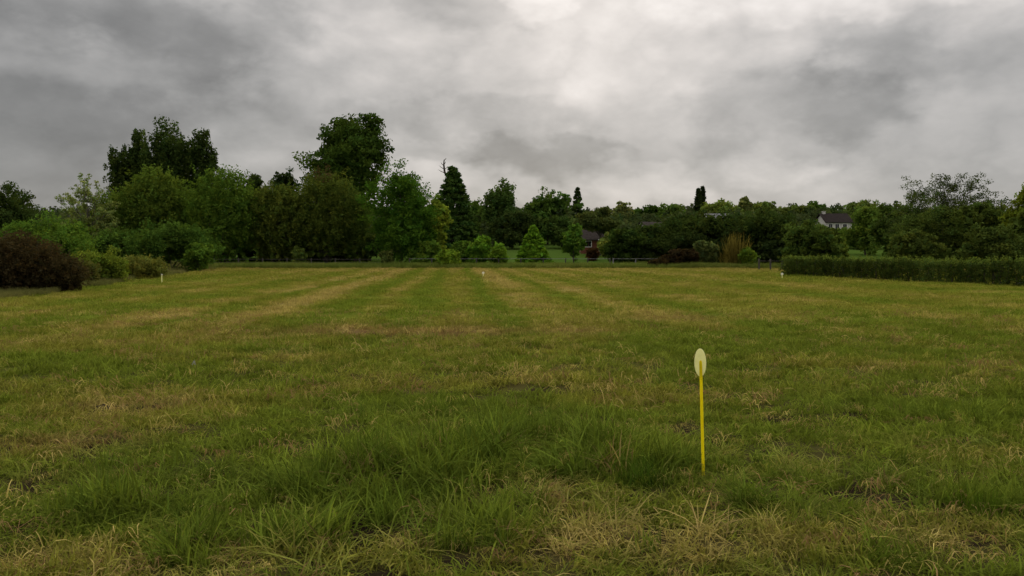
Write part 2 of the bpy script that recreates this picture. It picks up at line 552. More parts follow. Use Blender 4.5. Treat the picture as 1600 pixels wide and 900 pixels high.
def scatter_group(coll):
    if coll.name in _groups:
        return _groups[coll.name]
    g = bpy.data.node_groups.new('scatter_' + coll.name, 'GeometryNodeTree')
    g.interface.new_socket('Geometry', in_out='INPUT', socket_type='NodeSocketGeometry')
    g.interface.new_socket('Geometry', in_out='OUTPUT', socket_type='NodeSocketGeometry')
    gi = g.nodes.new('NodeGroupInput'); go = g.nodes.new('NodeGroupOutput')
    ci = g.nodes.new('GeometryNodeCollectionInfo')
    ci.inputs['Collection'].default_value = coll
    ci.inputs['Separate Children'].default_value = True
    ci.inputs['Reset Children'].default_value = True
    ip = g.nodes.new('GeometryNodeInstanceOnPoints')
    ip.inputs['Pick Instance'].default_value = True

    def named(n, t):
        nd = g.nodes.new('GeometryNodeInputNamedAttribute'); nd.data_type = t
        nd.inputs['Name'].default_value = n
        return nd.outputs[0]
    e2r = g.nodes.new('FunctionNodeEulerToRotation')
    g.links.new(named('rot', 'FLOAT_VECTOR'), e2r.inputs[0])
    g.links.new(e2r.outputs[0], ip.inputs['Rotation'])
    g.links.new(named('siz', 'FLOAT_VECTOR'), ip.inputs['Scale'])
    g.links.new(named('pick', 'INT'), ip.inputs['Instance Index'])
    g.links.new(gi.outputs[0], ip.inputs['Points'])
    g.links.new(ci.outputs[0], ip.inputs['Instance'])
    g.links.new(ip.outputs[0], go.inputs[0])
    _groups[coll.name] = g
    return g


RG = np.random.default_rng(4)


def scatter(name, label, cat, coll, x, y, size, colour, tilt=0.12, az=None):
    n = len(x)
    z = height(x, y)
    me = bpy.data.meshes.new(name)
    me.vertices.add(n)
    me.vertices.foreach_set('co', np.stack([x, y, z], -1).astype(np.float32).ravel())
    rot = np.stack([RG.normal(0, tilt, n), RG.normal(0, tilt, n), RG.random(n) * 2 * np.pi if az is None else az], -1)
    size = np.asarray(size, float)
    if size.ndim == 1: size = np.repeat(size[:, None], 3, 1)
    for nm, typ, key, arr in (('rot', 'FLOAT_VECTOR', 'vector', rot), ('siz', 'FLOAT_VECTOR', 'vector', size)):
        a = me.attributes.new(nm, typ, 'POINT'); a.data.foreach_set(key, arr.astype(np.float32).ravel())
    a = me.attributes.new('pick', 'INT', 'POINT'); a.data.foreach_set('value', RG.integers(0, len(coll.objects), n).astype(np.int32))
    a = me.attributes.new('tint', 'FLOAT_COLOR', 'POINT')
    c = np.ones((n, 4), np.float32); c[:, :3] = colour; a.data.foreach_set('color', c.ravel())
    o = link(name, me)
    md = o.modifiers.new('scatter', 'NODES'); md.node_group = scatter_group(coll)
    tag(o, label, cat, kind='stuff')
    return o


def sector(d0, d1, density, margin=3.5, k=0.70):
    """random points of the field between two depths"""
    area = (d1 - d0) * (k * (d0 + d1) + 2 * margin)
    n = int(area * density * 1.15)
    y = d0 + (d1 - d0) * RG.random(n); w = k * d1 + margin
    x = (RG.random(n) * 2 - 1) * w
    keep = np.abs(x) < k * y + margin
    return x[keep], y[keep]


P_SHORT = proto_collection('short_tuft', [tuft_mesh('short_tuft', 100 + i, 56, (0.035, 0.12), 0.0085, 0.15, (0.3, 1.7), 1.6, 0.0, (0.1, 1.35)) for i in range(8)])
P_MID = proto_collection('mid_tuft', [tuft_mesh('mid_tuft', 200 + i, 34, (0.05, 0.13), 0.011, 0.20, (0.3, 1.5), 1.6, 0.0, (0.1, 1.35)) for i in range(6)])
P_FAR = proto_collection('far_tuft', [tuft_mesh('far_tuft', 300 + i, 30, (0.05, 0.14), 0.026, 0.45, (0.3, 1.4), 1.6, 0.0, (0.1, 1.35)) for i in range(6)])
P_TALL = proto_collection('tall_tuft', [tuft_mesh('tall_tuft', 400 + i, 34, (0.08, 0.36), 0.0100, 0.13, (0.15, 1.4), 1.9, 0.0, (0.0, 1.4)) for i in range(10)])
P_LAID = proto_collection('laid_tuft', [tuft_mesh('laid_tuft', 500 + i, 30, (0.08, 0.22), 0.0075, 0.10, (1.2, 1.9), 1.2, 0.0, (0.1, 1.35)) for i in range(8)])
P_STRAW = proto_collection('straw_wisp', [tuft_mesh('straw_wisp', 600 + i, 20, (0.04, 0.15), 0.0050, 0.16, (0.8, 1.1), 1.0, 0.93, (0.7, 1.2)) for i in range(8)])
P_ROUGH = proto_collection('rough_tuft', [tuft_mesh('rough_tuft', 700 + i, 40, (0.35, 0.95), 0.020, 0.35, (0.1, 0.6), 1.8) for i in range(8)])


def grow():
    def vary(c, s=0.12):
        return np.clip(c * (1 + RG.normal(0, s, (len(c), 1))), 0.004, 1)
    # mown sward
    for d0, d1, dens, coll, lo, hi in ((2.6, 9.0, 84, P_SHORT, 0.65, 1.3), (9.0, 19.0, 36, P_SHORT, 0.95, 1.6), (19.0, 46.0, 24, P_MID, 0.8, 1.3), (46.0, 92.0, 6.5, P_FAR, 0.8, 1.25)):
        x, y = sector(d0, d1, dens)
        keep = (x > left_edge(y)) & (RG.random(len(x)) > soilness(x, y) * 0.75)
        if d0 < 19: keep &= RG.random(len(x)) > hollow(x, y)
        x, y = x[keep], y[keep]
        lumpy = fbm(x, y, 0.55 if d0 < 19 else 1.6, 3, 51)
        hgt = 0.25 + 1.5 * lumpy
        thin = RG.random(len(x)) < 0.25 + 1.5 * lumpy
        x, y, hgt = x[thin], y[thin], hgt[thin]
        s = lo + (hi - lo) * RG.random(len(x))
        size = np.stack([s, s, s * hgt], -1)
        scatter('mown_grass', 'short patchy mown grass covering the field', 'grass', coll, x, y, size, vary(field_colour(x, y, RG.random(len(x)))), 0.18)
    # clippings left lying
    for d0, d1, dens, sc in ((2.6, 8, 55, 1.0), (8, 22, 14, 1.5)):
        x, y = sector(d0, d1, dens)
        keep = RG.random(len(x)) < 0.15 + 0.85 * dryness(x, y)
        x, y = x[keep], y[keep]
        col = lerp(OLIVE * 0.9, STRAW, RG.random(len(x)))
        col = np.where((RG.random(len(x)) < 0.25)[:, None], BROWN, col)
        scatter('straw_clippings', 'pale dry clippings lying on the mown grass', 'straw', P_STRAW, x, y, sc * (0.7 + 0.6 * RG.random(len(x))), vary(col), 0.25)
    # long grass left standing near the camera
    x, y = sector(2.8, 10.5, 150)
    t = tall(x, y)
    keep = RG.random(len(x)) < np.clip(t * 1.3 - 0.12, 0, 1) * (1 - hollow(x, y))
    x, y, t = x[keep], y[keep], t[keep]
    g = lerp(DEEP, GREEN, RG.random(len(x)) ** 1.3 + 0.3 * fbm(x, y, 0.7, 2, 77))
    g = np.where((RG.random(len(x)) < 0.025)[:, None], STRAW * 0.6, g)
    scatter('long_grass', 'long uncut green grass in the foreground', 'grass', P_TALL, x, y, (0.38 + 0.72 * t) * (0.55 + 0.75 * RG.random(len(x))), vary(g), 0.2)
    # flattened swirls of long grass
    x, y = sector(2.8, 8.5, 60)
    t = np.clip(tall(x, y) * 0.7 + 0.22 * (1 - sstep(5.5, 8, y)), 0, 1)
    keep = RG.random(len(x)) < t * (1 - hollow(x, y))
    x, y, t = x[keep], y[keep], t[keep]
    az = fbm(x, y, 0.9, 2, 61) * 12.0 + RG.normal(0, 0.35, len(x))
    c = lerp(lerp(DEEP, GREEN, RG.random(len(x))), lerp(OLIVE, STRAW, RG.random(len(x))), np.clip(dryness(x, y) * 1.4 + 0.1, 0, 1))
    scatter('laid_grass', 'flattened swirls of long grass in the foreground', 'grass', P_LAID, x, y, 0.6 + 0.5 * RG.random(len(x)), vary(c), 0.18, az)
    # thin seedheads and weeds sticking up
    # rough margin at the back and on the left
    n = 11000
    x = (RG.random(n) * 2 - 1) * 75; y = 91.5 + RG.random(n) ** 1.2 * 11.5
    keep = (RG.random(n) < 0.5 + 0.5 * fbm(x, y, 4, 2, 3)) & ~((x > 20) & (y < 91))
    x, y = x[keep], y[keep]
    c = lerp(np.array([0.075, 0.115, 0.018]), np.array([0.13, 0.145, 0.034]), fbm(x, y, 5, 3, 71))
    scatter('rough_grass', 'tall rough grass along the back edge of the field', 'grass', P_ROUGH, x, y, 0.55 + 0.7 * fbm(x, y, 3, 3, 72), vary(c), 0.08)
    n = 14000
    y = 24 + RG.random(n) * 68; x = left_edge(y) - 0.2 - RG.random(n) ** 1.5 * 26 - 2.2 * (vnoise(y, y * 0, 4, 8) - 0.5)
    ht = 0.35 + 1.5 * fbm(x, y, 5, 3, 82) * sstep(0, 6, left_edge(y) - x)
    c = lerp(np.array([0.075, 0.085, 0.022]), np.array([0.15, 0.14, 0.05]), fbm(x, y, 4, 3, 73)) * 0.9
    scatter('rough_margin', 'tall pale weeds and grass along the left margin', 'grass', P_ROUGH, x, y, ht, vary(c), 0.1)


grow()

# ------------------------------------------------------------------ trees and shrubs
def tube(pts, rad, sides=7):
    pts = np.asarray(pts, float); rad = np.asarray(rad, float); n = len(pts)
    V = []; F = []
    for i in range(n):
        t = pts[min(i + 1, n - 1)] - pts[max(i - 1, 0)]
        t = t / (np.linalg.norm(t) + 1e-9)
        a = np.cross(t, [0.31, 0.95, 0.1]); a /= np.linalg.norm(a) + 1e-9
        b = np.cross(t, a)
        for k in range(sides):
            w = 2 * np.pi * k / sides
            V.append(pts[i] + rad[i] * (np.cos(w) * a + np.sin(w) * b))
    for i in range(n - 1):
        for k in range(sides):
            k2 = (k + 1) % sides
            F.append((i * sides + k, i * sides + k2, (i + 1) * sides + k2, (i + 1) * sides + k))
    return V, F


class Tubes:
    def __init__(self): self.V = []; self.F = []
    def add(self, pts, rad, sides=7):
        v, f = tube(pts, rad, sides); o = len(self.V)
        self.V += v; self.F += [tuple(i + o for i in q) for q in f]
    def mesh(self, name, mat): return mesh_np(name, np.array(self.V), self.F, mat, None, True)


def bent(r, a, b, n=5, wob=0.06):
    a = np.asarray(a, float); b = np.asarray(b, float)
    L = np.linalg.norm(b - a)
    t = np.linspace(0, 1, n)[:, None]
    p = a + (b - a) * t
    p[1:-1] += r.normal(0, wob * L, (n - 2, 3)) * [1, 1, 0.4]
    return p


def unit(v): return v / (np.linalg.norm(v, axis=-1, keepdims=True) + 1e-9)


def leaves(r, C, R, per, size, colour, var=0.16, warm=0.2, up=0.25, squash=0.8, elong=0.55, drift=None, axis=None):
    """leaf faces in balls of radius R round the clump centres C"""
    n = len(C)
    R = np.broadcast_to(np.asarray(R, float), (n,))
    idx = np.repeat(np.arange(n), per); m = len(idx)
    d = unit(r.normal(0, 1, (m, 3)))
    rad = r.random(m) ** 0.45
    P = C[idx] + d * (R[idx] * rad)[:, None] * [1, 1, squash]
    if axis is not None:                                  # streaks along a direction (twigs)
        P = P + axis[idx] * (r.random(m) * 1.6 - 0.5)[:, None] * R[idx][:, None]
    nrm = unit(d * 0.6 + r.normal(0, 0.75, (m, 3)) + [0, 0, up])
    a = unit(np.cross(nrm, r.normal(0, 1, (m, 3))))
    b = np.cross(nrm, a)
    s = size * (0.6 + 0.8 * r.random(m))
    a = a * s[:, None]; b = b * (s * elong)[:, None]
    V = np.stack([P - a, P + b * 1.0 + a * 0.1, P + a, P - b * 1.0 + a * 0.1], 1).reshape(-1, 3)
    F = np.arange(m * 4).reshape(-1, 4)
    cv = (1 + r.normal(0, var, n))[idx] * (1 + r.normal(0, var * 0.8, m))
    c = np.asarray(colour, float)[None, :] * np.clip(cv, 0.45, 1.7)[:, None]
    wv = np.clip(r.normal(0, warm, n)[idx] + r.normal(0, warm * 0.6, m), -0.5, 0.6)
    c = c * (1 + wv[:, None] * np.array([0.5, 0.12, -0.2]))
    return V, F, np.repeat(c, 4, 0)


def join_leaves(lst):
    V = []; F = []; Cc = []; o = 0
    for v, f, c in lst:
        V.append(v); F.append(f + o); Cc.append(c); o += len(v)
    return np.concatenate(V), np.concatenate(F), np.concatenate(Cc)


def envelope_points(r, n, rx, rz, zc, shape='round', hollow=0.45):
    """clump centres for a crown, relative to its base"""
    d = unit(r.normal(0, 1, (n, 3)))
    rad = (hollow + (1 - hollow) * r.random(n) ** 0.6)
    p = d * rad[:, None]
    zz = p[:, 2]
    if shape == 'cone':
        k = np.clip(1.0 - 0.55 * (zz + 0.3), 0.25, 1.15)
    elif shape == 'dome':
        k = np.where(zz > 0, 1.0, 1.06)
    else:
        k = np.ones(n)
    return np.stack([p[:, 0] * rx * k, p[:, 1] * rx * k, zc + zz * rz], -1)


SEED = [1000]


def plant(name, label, cat, px, dist, top, hw, kind='round', colour=(0.04, 0.06, 0.02), leaf=None, n=None, clear=0.12, group=None,
          per=None, lobes=9, gap=0.0, bark=None, var=0.18, warm=0.2, parts=None, spread=None, z_extra=0.0, second=None, peaks=()):
    SEED[0] += 1
    r = np.random.default_rng(SEED[0])
    x = at(px, dist); z0 = float(height(x, dist))
    H = zat(top, dist) - z0
    W = hw / FPX * dist * (1.12 if kind in ('round', 'shrub') else 1.06)
    root = tag(empty(name, (x, dist, z0 - 0.05)), label, cat, group)
    px_m = dist / 804.0                                   # metres per rendered pixel
    leaf = max(leaf or 0.09, px_m * (1.05 if kind == 'sparse' else 1.30))
    leaf *= 0.85 + 0.5 * r.random()
    bark = bark or M_BARK
    T = Tubes(); L = []
    zb = H * clear; rz = (H - zb) / 2; zc = zb + rz
    col = np.array(colour) * np.array([2.02, 2.12, 1.15])
    tr = max(0.05, H * 0.017)

    def core(ctr, rad, m=420, k=2.6):
        # the dense inner foliage
        i = r.integers(0, len(ctr), m)
        P = ctr[i] + unit(r.normal(0, 1, (m, 3))) * (r.random(m) ** 0.4 * rad[i] * 0.62)[:, None] * [W, W, rz]
        P[:, 2] = np.clip(P[:, 2], zb * 0.9 + leaf, H * 0.93)
        L.append(leaves(r, P, leaf * 0.5, 2, leaf * k, col, var, warm))
    if kind in ('round', 'shrub', 'dome'):
        lob = envelope_points(r, lobes, W * 0.66, rz * 0.68, zc, 'round', 0.7)
        lob = np.concatenate([lob, [[0, 0, zc + rz * 0.35], [0, 0, zc - rz * 0.2]]])
        lr = np.concatenate([(0.24 + 0.26 * r.random(lobes)), [0.5, 0.55]])
        if len(peaks):
            lob = np.concatenate([lob, [[k * W, r.normal(0, W * 0.2), z * H] for k, z, _ in peaks]])
            lr = np.concatenate([lr, [q for _, _, q in peaks]])
        nC = int((n or 150) * 1.7)
        pick = r.integers(0, len(lob), nC)
        d = unit(r.normal(0, 1, (nC, 3)) + [0, 0, 0.25])
        q = (0.55 + 0.45 * r.random(nC)) * lr[pick]
        C = lob[pick] + d * q[:, None] * [W, W, rz]
        # shoots that stand out of the outline
        out = r.random(nC) < 0.16
        C[out] = lob[pick[out]] + d[out] * (lr[pick[out]] * (1.05 + 0.45 * r.random(out.sum())))[:, None] * [W, W, rz]
        # keep the clumps in the tree's height
        C[:, 2] = np.clip(C[:, 2], zb * 0.8, H * 0.985)
        if gap > 0:
            keep = vnoise(C[:, 0] * 1.0 + C[:, 1] * 0.7, C[:, 2], W * 0.45, SEED[0]) > gap
            C = C[keep]
        R = W * 0.14 * (0.5 + 0.8 * r.random(len(C))) + leaf * 0.5
        L.append(leaves(r, C, R, per or 34, leaf, col, var, warm))
        core(lob, lr)
        if kind == 'shrub':
            for k in range(6):
                e = lob[r.integers(0, len(lob))]
                T.add(bent(r, [r.normal(0, W * 0.08), r.normal(0, W * 0.08), 0], e, 4), np.linspace(tr * 0.5, tr * 0.15, 4), 5)
        else:
            T.add(bent(r, [0, 0, -0.1], [r.normal(0, W * 0.04), r.normal(0, W * 0.04), H * 0.72], 7, 0.012), np.linspace(tr * 1.15, tr * 0.25, 7), 9)
            for k in range(len(lob)):
                zs = min(lob[k][2] * (0.35 + 0.3 * r.random()), H * 0.6)
                T.add(bent(r, [0, 0, max(zs, zb * 0.6)], lob[k], 5), np.linspace(tr * 0.45, tr * 0.08, 5), 6)
    elif kind == 'poplar':
        # several upright leafy leaders
        nl = lobes
        ang = r.random(nl) * 2 * np.pi; rr = W * 0.62 * np.sqrt(r.random(nl)); rr[0] = 0
        Cs = []
        for k in range(nl):
            hx, hy = rr[k] * np.cos(ang[k]), rr[k] * np.sin(ang[k])
            topz = H * (1.0 if k == 0 else 0.97 - 0.28 * (rr[k] / W) ** 1.2 - 0.10 * r.random())
            T.add(bent(r, [hx * 0.1, hy * 0.1, H * 0.12], [hx, hy, topz * 0.95], 6, 0.01), np.linspace(tr * 0.5, tr * 0.06, 6), 6)
            m = int((n or 200) * 1.8) // nl
            t = r.random(m)
            z = zb + (topz - zb) * t
            wid = W * (0.50 if nl > 2 else 0.78) * np.clip(np.sin(np.pi * (0.14 + 0.80 * t)) ** 0.45, 0.08, 1)
            a = r.random(m) * 2 * np.pi; q = wid * (0.45 + 0.55 * r.random(m))
            f = 0.3 + 0.7 * np.clip(t * 1.6, 0, 1)
            Cs.append(np.stack([hx * f + q * np.cos(a), hy * f + q * np.sin(a), z], -1))
        C = np.concatenate(Cs)
        C = C + r.normal(0, W * 0.03, C.shape)
        if gap > 0:
            C = C[vnoise(C[:, 0] + C[:, 1] * 0.7, C[:, 2], W * 0.4, SEED[0]) > gap]
        C[:, 2] = np.minimum(C[:, 2], H * 0.985)
        T.add(bent(r, [0, 0, -0.1], [0, 0, H * 0.5], 6, 0.01), np.linspace(tr * 1.2, tr * 0.5, 6), 9)
        L.append(leaves(r, C, W * 0.10 + leaf * 0.4, per or 30, leaf, col, var, warm, 0.1, 1.2, axis=np.tile([[0, 0, 1.6]], (len(C), 1)) + C * [0.25, 0.25, 0] / W))
        Ci = C[r.random(len(C)) < (0.45 if gap else 0.8)] * [0.72, 0.72, 0.93]
        L.append(leaves(r, Ci, W * 0.1, 3, leaf * 2.2, col, var, warm))
    elif kind == 'lacy':
        # fine twigs rising and arching outwards, a soft outline
        nC = int((n or 420) * 1.9)
        C = envelope_points(r, nC, W * 0.93, rz * 0.93, zc, 'dome', 0.35)
        C = C + r.normal(0, W * 0.07, C.shape)
        so = r.random(nC) < 0.10
        C[so] = (C[so] - [0, 0, zc]) * (1.08 + 0.16 * r.random((so.sum(), 1))) + [0, 0, zc]
        C[:, 2] = np.clip(C[:, 2], zb * 0.5, H * 0.98)
        ax = unit(C * [0.5, 0.5, 0] + [0, 0, W * 0.9] + r.normal(0, W * 0.25, C.shape))
        L.append(leaves(r, C, W * 0.085 + leaf * 0.4, per or 18, leaf * 0.85, col, var * 0.7, warm, 0.15, 1.2, 0.5, axis=ax * 1.4))
        core(np.array([[0, 0, zc + rz * 0.2], [0, 0, zc - rz * 0.25], [0, 0, zc - rz * 0.6]]), np.array([1.15, 1.35, 1.2]), 800, 2.2)
        for k in range(14):
            e = C[r.integers(0, nC)]
            T.add(bent(r, [r.normal(0, W * 0.06), r.normal(0, W * 0.06), H * 0.02], e, 6, 0.03), np.linspace(tr * 0.55, tr * 0.06, 6), 5)
        T.add(bent(r, [0, 0, -0.1], [0, 0, H * 0.6], 6, 0.015), np.linspace(tr, tr * 0.3, 6), 7)
    elif kind == 'conifer':
        T.add(bent(r, [0, 0, -0.1], [0, 0, H * 0.99], 6, 0.004), np.linspace(tr * 1.1, tr * 0.08, 6), 8)
        Cs = []
        lv = 18
        for k in range(lv):
            t = k / (lv - 1)
            z = zb + (H * 0.985 - zb) * t
            w = W * (1 - t) ** 0.85 + W * 0.06
            nb = max(5, int((n or 130) * 2.6 / lv * (1.4 - t)))
            a = r.random(nb) * 2 * np.pi; q = w * (0.35 + 0.65 * r.random(nb) ** 0.6)
            Cs.append(np.stack([q * np.cos(a), q * np.sin(a), z - q * 0.22 + r.normal(0, H * 0.012, nb)], -1))
            for j in range(min(nb, 4)):
                T.add([[0, 0, z], Cs[-1][j]], [tr * 0.2, tr * 0.05], 4)
        C = np.concatenate(Cs)
        L.append(leaves(r, C, W * 0.10 + leaf * 0.3, per or 24, leaf, col, var, warm, 0.3, 0.5))
    elif kind == 'sparse':
        nl = lobes
        tips = envelope_points(r, nl, W * 0.95, rz * 0.95, zc, 'dome', 0.6)
        tips = tips[tips[:, 2] > zb * 0.9]
        T.add(bent(r, [0, 0, -0.1], [0, 0, H * 0.6], 7, 0.02), np.linspace(tr, tr * 0.4, 7), 8)
        Cs = []
        for e in tips:
            s = [0, 0, min(e[2] * 0.6, H * 0.58)]
            p = bent(r, s, e, 6, 0.05)
            T.add(p, np.linspace(tr * 0.32, tr * 0.05, 6), 5)
            for _ in range(3):
                q = p[r.integers(2, 6)]
                e2 = q + unit(e - np.array(s)) * W * 0.18 + r.normal(0, W * 0.12, 3)
                e2[2] = min(e2[2], H * 0.99)
                T.add([q, e2], [tr * 0.08, tr * 0.03], 4)
                Cs.append(e2); Cs.append((q + e2) / 2)
            Cs.append(e)
        C = np.array(Cs)
        L.append(leaves(r, C, W * 0.10, int((per or 14) * 1.3), leaf * 0.85, col, var, warm, 0.3, 0.7))
        zc2 = zb + rz * 0.6
        if n:
            C2 = envelope_points(r, n, W * 0.8, rz * 0.55, zb + rz * 0.5, 'dome', 0.3)
            L.append(leaves(r, C2, W * 0.12, per or 14, leaf, col, var, warm))
    elif kind == 'plume':
        # upright fans of long bronze blades
        m = n or 900
        a = r.random(m) * 2 * np.pi; lean = 0.05 + 0.55 * r.random(m) ** 1.1
        ll = H * (0.30 + 0.70 * r.random(m) ** 1.5); b0 = r.normal(0, W * 0.34, (m, 2))
        rows = []
        wd = px_m * 0.55
        tw = r.random(m) * np.pi
        for t, k in ((0, 0.8), (0.5, 1.0), (0.85, 0.7), (1, 0.1)):
            c = np.stack([b0[:, 0] + np.cos(a) * lean * W * 1.3 * t ** 1.7, b0[:, 1] + np.sin(a) * lean * W * 1.3 * t ** 1.7, ll * t * (1 - 0.25 * lean * t)], -1)
            s = np.stack([np.cos(tw), np.sin(tw), tw * 0], -1) * wd * k * 0.5
            rows += [c - s, c + s]
        V = np.stack(rows, 1).reshape(-1, 3)
        bse = (np.arange(m) * 8)[:, None]
        F = np.concatenate([bse + np.array([[0, 1, 3, 2]]), bse + np.array([[2, 3, 5, 4]]), bse + np.array([[4, 5, 7, 6]])], 0)
        cc = col[None] * (1 + r.normal(0, 0.25, (m, 1)))
        L.append((V, F, np.repeat(np.clip(cc, 0.01, 1), 8, 0)))
        for k in range(5):
            e = [r.normal(0, W * 0.3), r.normal(0, W * 0.3), H * 0.45]
            T.add(bent(r, [0, 0, 0], e, 4), np.linspace(1, 0.3, 4) * min(0.03, W * 0.012), 5)
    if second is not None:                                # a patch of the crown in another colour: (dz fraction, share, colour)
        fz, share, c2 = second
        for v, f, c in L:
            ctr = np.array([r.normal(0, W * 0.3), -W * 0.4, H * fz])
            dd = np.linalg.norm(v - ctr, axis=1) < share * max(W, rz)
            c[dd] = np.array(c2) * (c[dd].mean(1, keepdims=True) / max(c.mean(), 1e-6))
    V, F, Cc = join_leaves(L)
    woody = cat in ('tree',)
    link('trunk' if woody else 'stem', T.mesh('trunk' if woody else 'stem', bark), root)
    link('crown' if woody else 'foliage', mesh_np('crown' if woody else 'foliage', V, F, M_LEAF, Cc), root)
    return root, r, H, W


DARK = (0.024, 0.036, 0.015); DGREEN = (0.032, 0.056, 0.016); MID = (0.050, 0.085, 0.020); WILLOW = (0.050, 0.072, 0.019)
BRIGHT = (0.075, 0.135, 0.022); YELLOW = (0.105, 0.130, 0.028); GREYG = (0.075, 0.090, 0.045); PURPLE = (0.030, 0.0215, 0.017)

# left side, front to back
plant('purple_bush', 'dusky purple-brown bush at the left edge of the mown field', 'bush', 30, 34.0, 367, 60, 'lacy', PURPLE, 0.055, 620, 0.0)
plant('purple_bush', 'lower purple-brown bush against the right side of the dusky one', 'bush', 88, 34.5, 398, 42, 'lacy', (0.028, 0.021, 0.016), 0.055, 420, 0.0)
plant('purple_bush', 'low purple-brown bush cut off by the left photo edge', 'bush', -40, 33.0, 384, 45, 'lacy', (0.026, 0.022, 0.016), 0.055, 420, 0.0)
plant('yellow_green_bush', 'yellow-green loose bush just right of the purple bush', 'bush', 160, 47.0, 386, 42, 'shrub', (0.075, 0.095, 0.022), 0.07, 200, 0.0)
plant('green_bush', 'broad mid-green bush behind the purple bush', 'bush', 80, 62.0, 326, 66, 'shrub', MID, 0.10, 320, 0.02, per=40)
plant('green_bush', 'darker green bush at the left photo edge under the dark tree', 'bush', -8, 58.0, 352, 48, 'shrub', DGREEN, 0.10, 200, 0.0)
plant('dark_tree', 'dark rounded tree with flat top at the far left edge', 'tree', 8, 76.0, 287, 52, 'round', DARK, 0.12, 300, 0.1, per=44, lobes=14)
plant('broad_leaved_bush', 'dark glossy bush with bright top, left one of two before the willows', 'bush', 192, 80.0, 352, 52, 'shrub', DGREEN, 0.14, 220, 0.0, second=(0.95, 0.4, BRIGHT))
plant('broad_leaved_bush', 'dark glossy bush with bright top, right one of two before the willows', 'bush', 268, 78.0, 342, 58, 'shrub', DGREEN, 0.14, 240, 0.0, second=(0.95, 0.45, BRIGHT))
plant('broad_leaved_bush', 'low rounded dark bush at the left end of the back fence', 'bush', 312, 76.0, 374, 26, 'shrub', MID, 0.12, 120, 0.0)
plant('silvery_tree', 'pale airy tree with sky showing through at the left', 'tree', 138, 104.0, 272, 40, 'sparse', (0.105, 0.125, 0.062), 0.13, 240, 0.15, per=20, lobes=70, bark=M_BARKPALE)
plant('poplar_tree', 'small dark poplar, leftmost of the tall dark clump', 'tree', 187, 150.0, 229, 26, 'poplar', DARK, None, 150, 0.1, lobes=2)
plant('poplar_tree', 'dark poplar with narrow crown between the leftmost and the tallest', 'tree', 222, 152.0, 210, 32, 'poplar', DARK, None, 220, 0.1, lobes=3)
plant('poplar_tree', 'tallest dark poplar in the left clump', 'tree', 266, 150.0, 191, 52, 'poplar', DARK, None, 480, 0.1, lobes=8)
plant('poplar_tree', 'dark poplar at the right end of the left clump', 'tree', 318, 152.0, 209, 36, 'poplar', DARK, None, 260, 0.1, lobes=3)
plant('willow_tree', 'low yellow-green feathery tree right below the pale airy tree', 'tree', 180, 110.0, 292, 40, 'lacy', WILLOW, None, 420, 0.03)
plant('willow_tree', 'feathery green tree below the tallest poplar', 'tree', 246, 113.0, 263, 50, 'lacy', WILLOW, None, 620, 0.05)
plant('willow_tree', 'broad feathery green tree below the right-hand poplar', 'tree', 350, 112.0, 262, 54, 'lacy', (0.047, 0.076, 0.018), None, 700, 0.05)
plant('willow_tree', 'low feathery green tree filling the gap between two broader ones', 'tree', 300, 116.0, 300, 30, 'lacy', WILLOW, None, 320, 0.05)
plant('willow_tree', 'lower olive feathery tree left of the reddish one', 'tree', 432, 114.0, 286, 44, 'lacy', (0.049, 0.062, 0.019), None, 520, 0.06)
plant('willow_tree', 'olive feathery tree with reddish top below the big open-crowned tree', 'tree', 512, 115.0, 262, 48, 'lacy', (0.047, 0.061, 0.019), None, 620, 0.08, second=(0.93, 0.24, (0.085, 0.062, 0.026)))
plant('willow_tree', 'narrow olive feathery tree against the left side of the round tree', 'tree', 556, 116.0, 292, 26, 'lacy', (0.042, 0.060, 0.018), None, 300, 0.06)
plant('dark_tree', 'dark tree showing above the broad feathery tree', 'tree', 396, 150.0, 266, 28, 'round', DARK, None, 130, 0.1)
plant('dark_tree', 'dark tree top seen between the two tall dark groups', 'tree', 453, 150.0, 263, 27, 'round', (0.020, 0.032, 0.016), None, 150, 0.1)
plant('big_open_tree', 'tall broad dark tree with ragged crown standing above the round green tree', 'tree', 548, 146.0, 184, 70, 'round', (0.028, 0.046, 0.014), None, 420, 0.2, per=38, lobes=20, gap=0.14,
      peaks=[(-0.15, 0.94, 0.20), (0.48, 0.93, 0.18), (0.2, 0.84, 0.28), (-0.45, 0.78, 0.25), (-0.1, 0.7, 0.3), (0.5, 0.7, 0.3)])
plant('round_tree', 'big round dark green tree at the middle of the tree line', 'tree', 626, 106.0, 252, 60, 'round', (0.032, 0.064, 0.013), None, 520, 0.0, per=40, lobes=18)
plant('small_round_bush', 'small dark round bush at the foot of the round tree', 'bush', 605, 99.0, 389, 13, 'shrub', (0.045, 0.055, 0.025), None, 60, 0.0)
root, r_, H_, W_ = plant('ragged_tree', 'dark conical tree with a bare hooked leader on top', 'tree', 708, 126.0, 262, 50, 'conifer', (0.026, 0.046, 0.018), None, 330, 0.02, per=36)
sp = Tubes()
lx = at(694, 126.0) - root.location.x
sp.add([[lx * 0.4, 0, H_ * 0.86], [lx * 0.9, 0, H_ * 0.95], [lx, 0, H_ + 0.5], [lx + 0.05, 0, H_ + 1.2], [lx + 0.4, 0, H_ + 1.5]], [0.2, 0.18, 0.14, 0.09, 0.04], 6)
for k_, (a_, b_) in enumerate([(-0.7, 0.25), (0.6, 0.1), (-0.45, 0.75), (0.3, 0.9), (-0.9, -0.3)]):
    sp.add([[lx, 0, H_ + b_ - 0.4], [lx + a_ * 0.6, 0.1 * k_ - 0.2, H_ + b_ - 0.15], [lx + a_, 0.15 * k_ - 0.3, H_ + b_ + 0.1]], [0.06, 0.045, 0.02], 5)
link('bare_leader', sp.mesh('bare_leader', M_BARK), root)
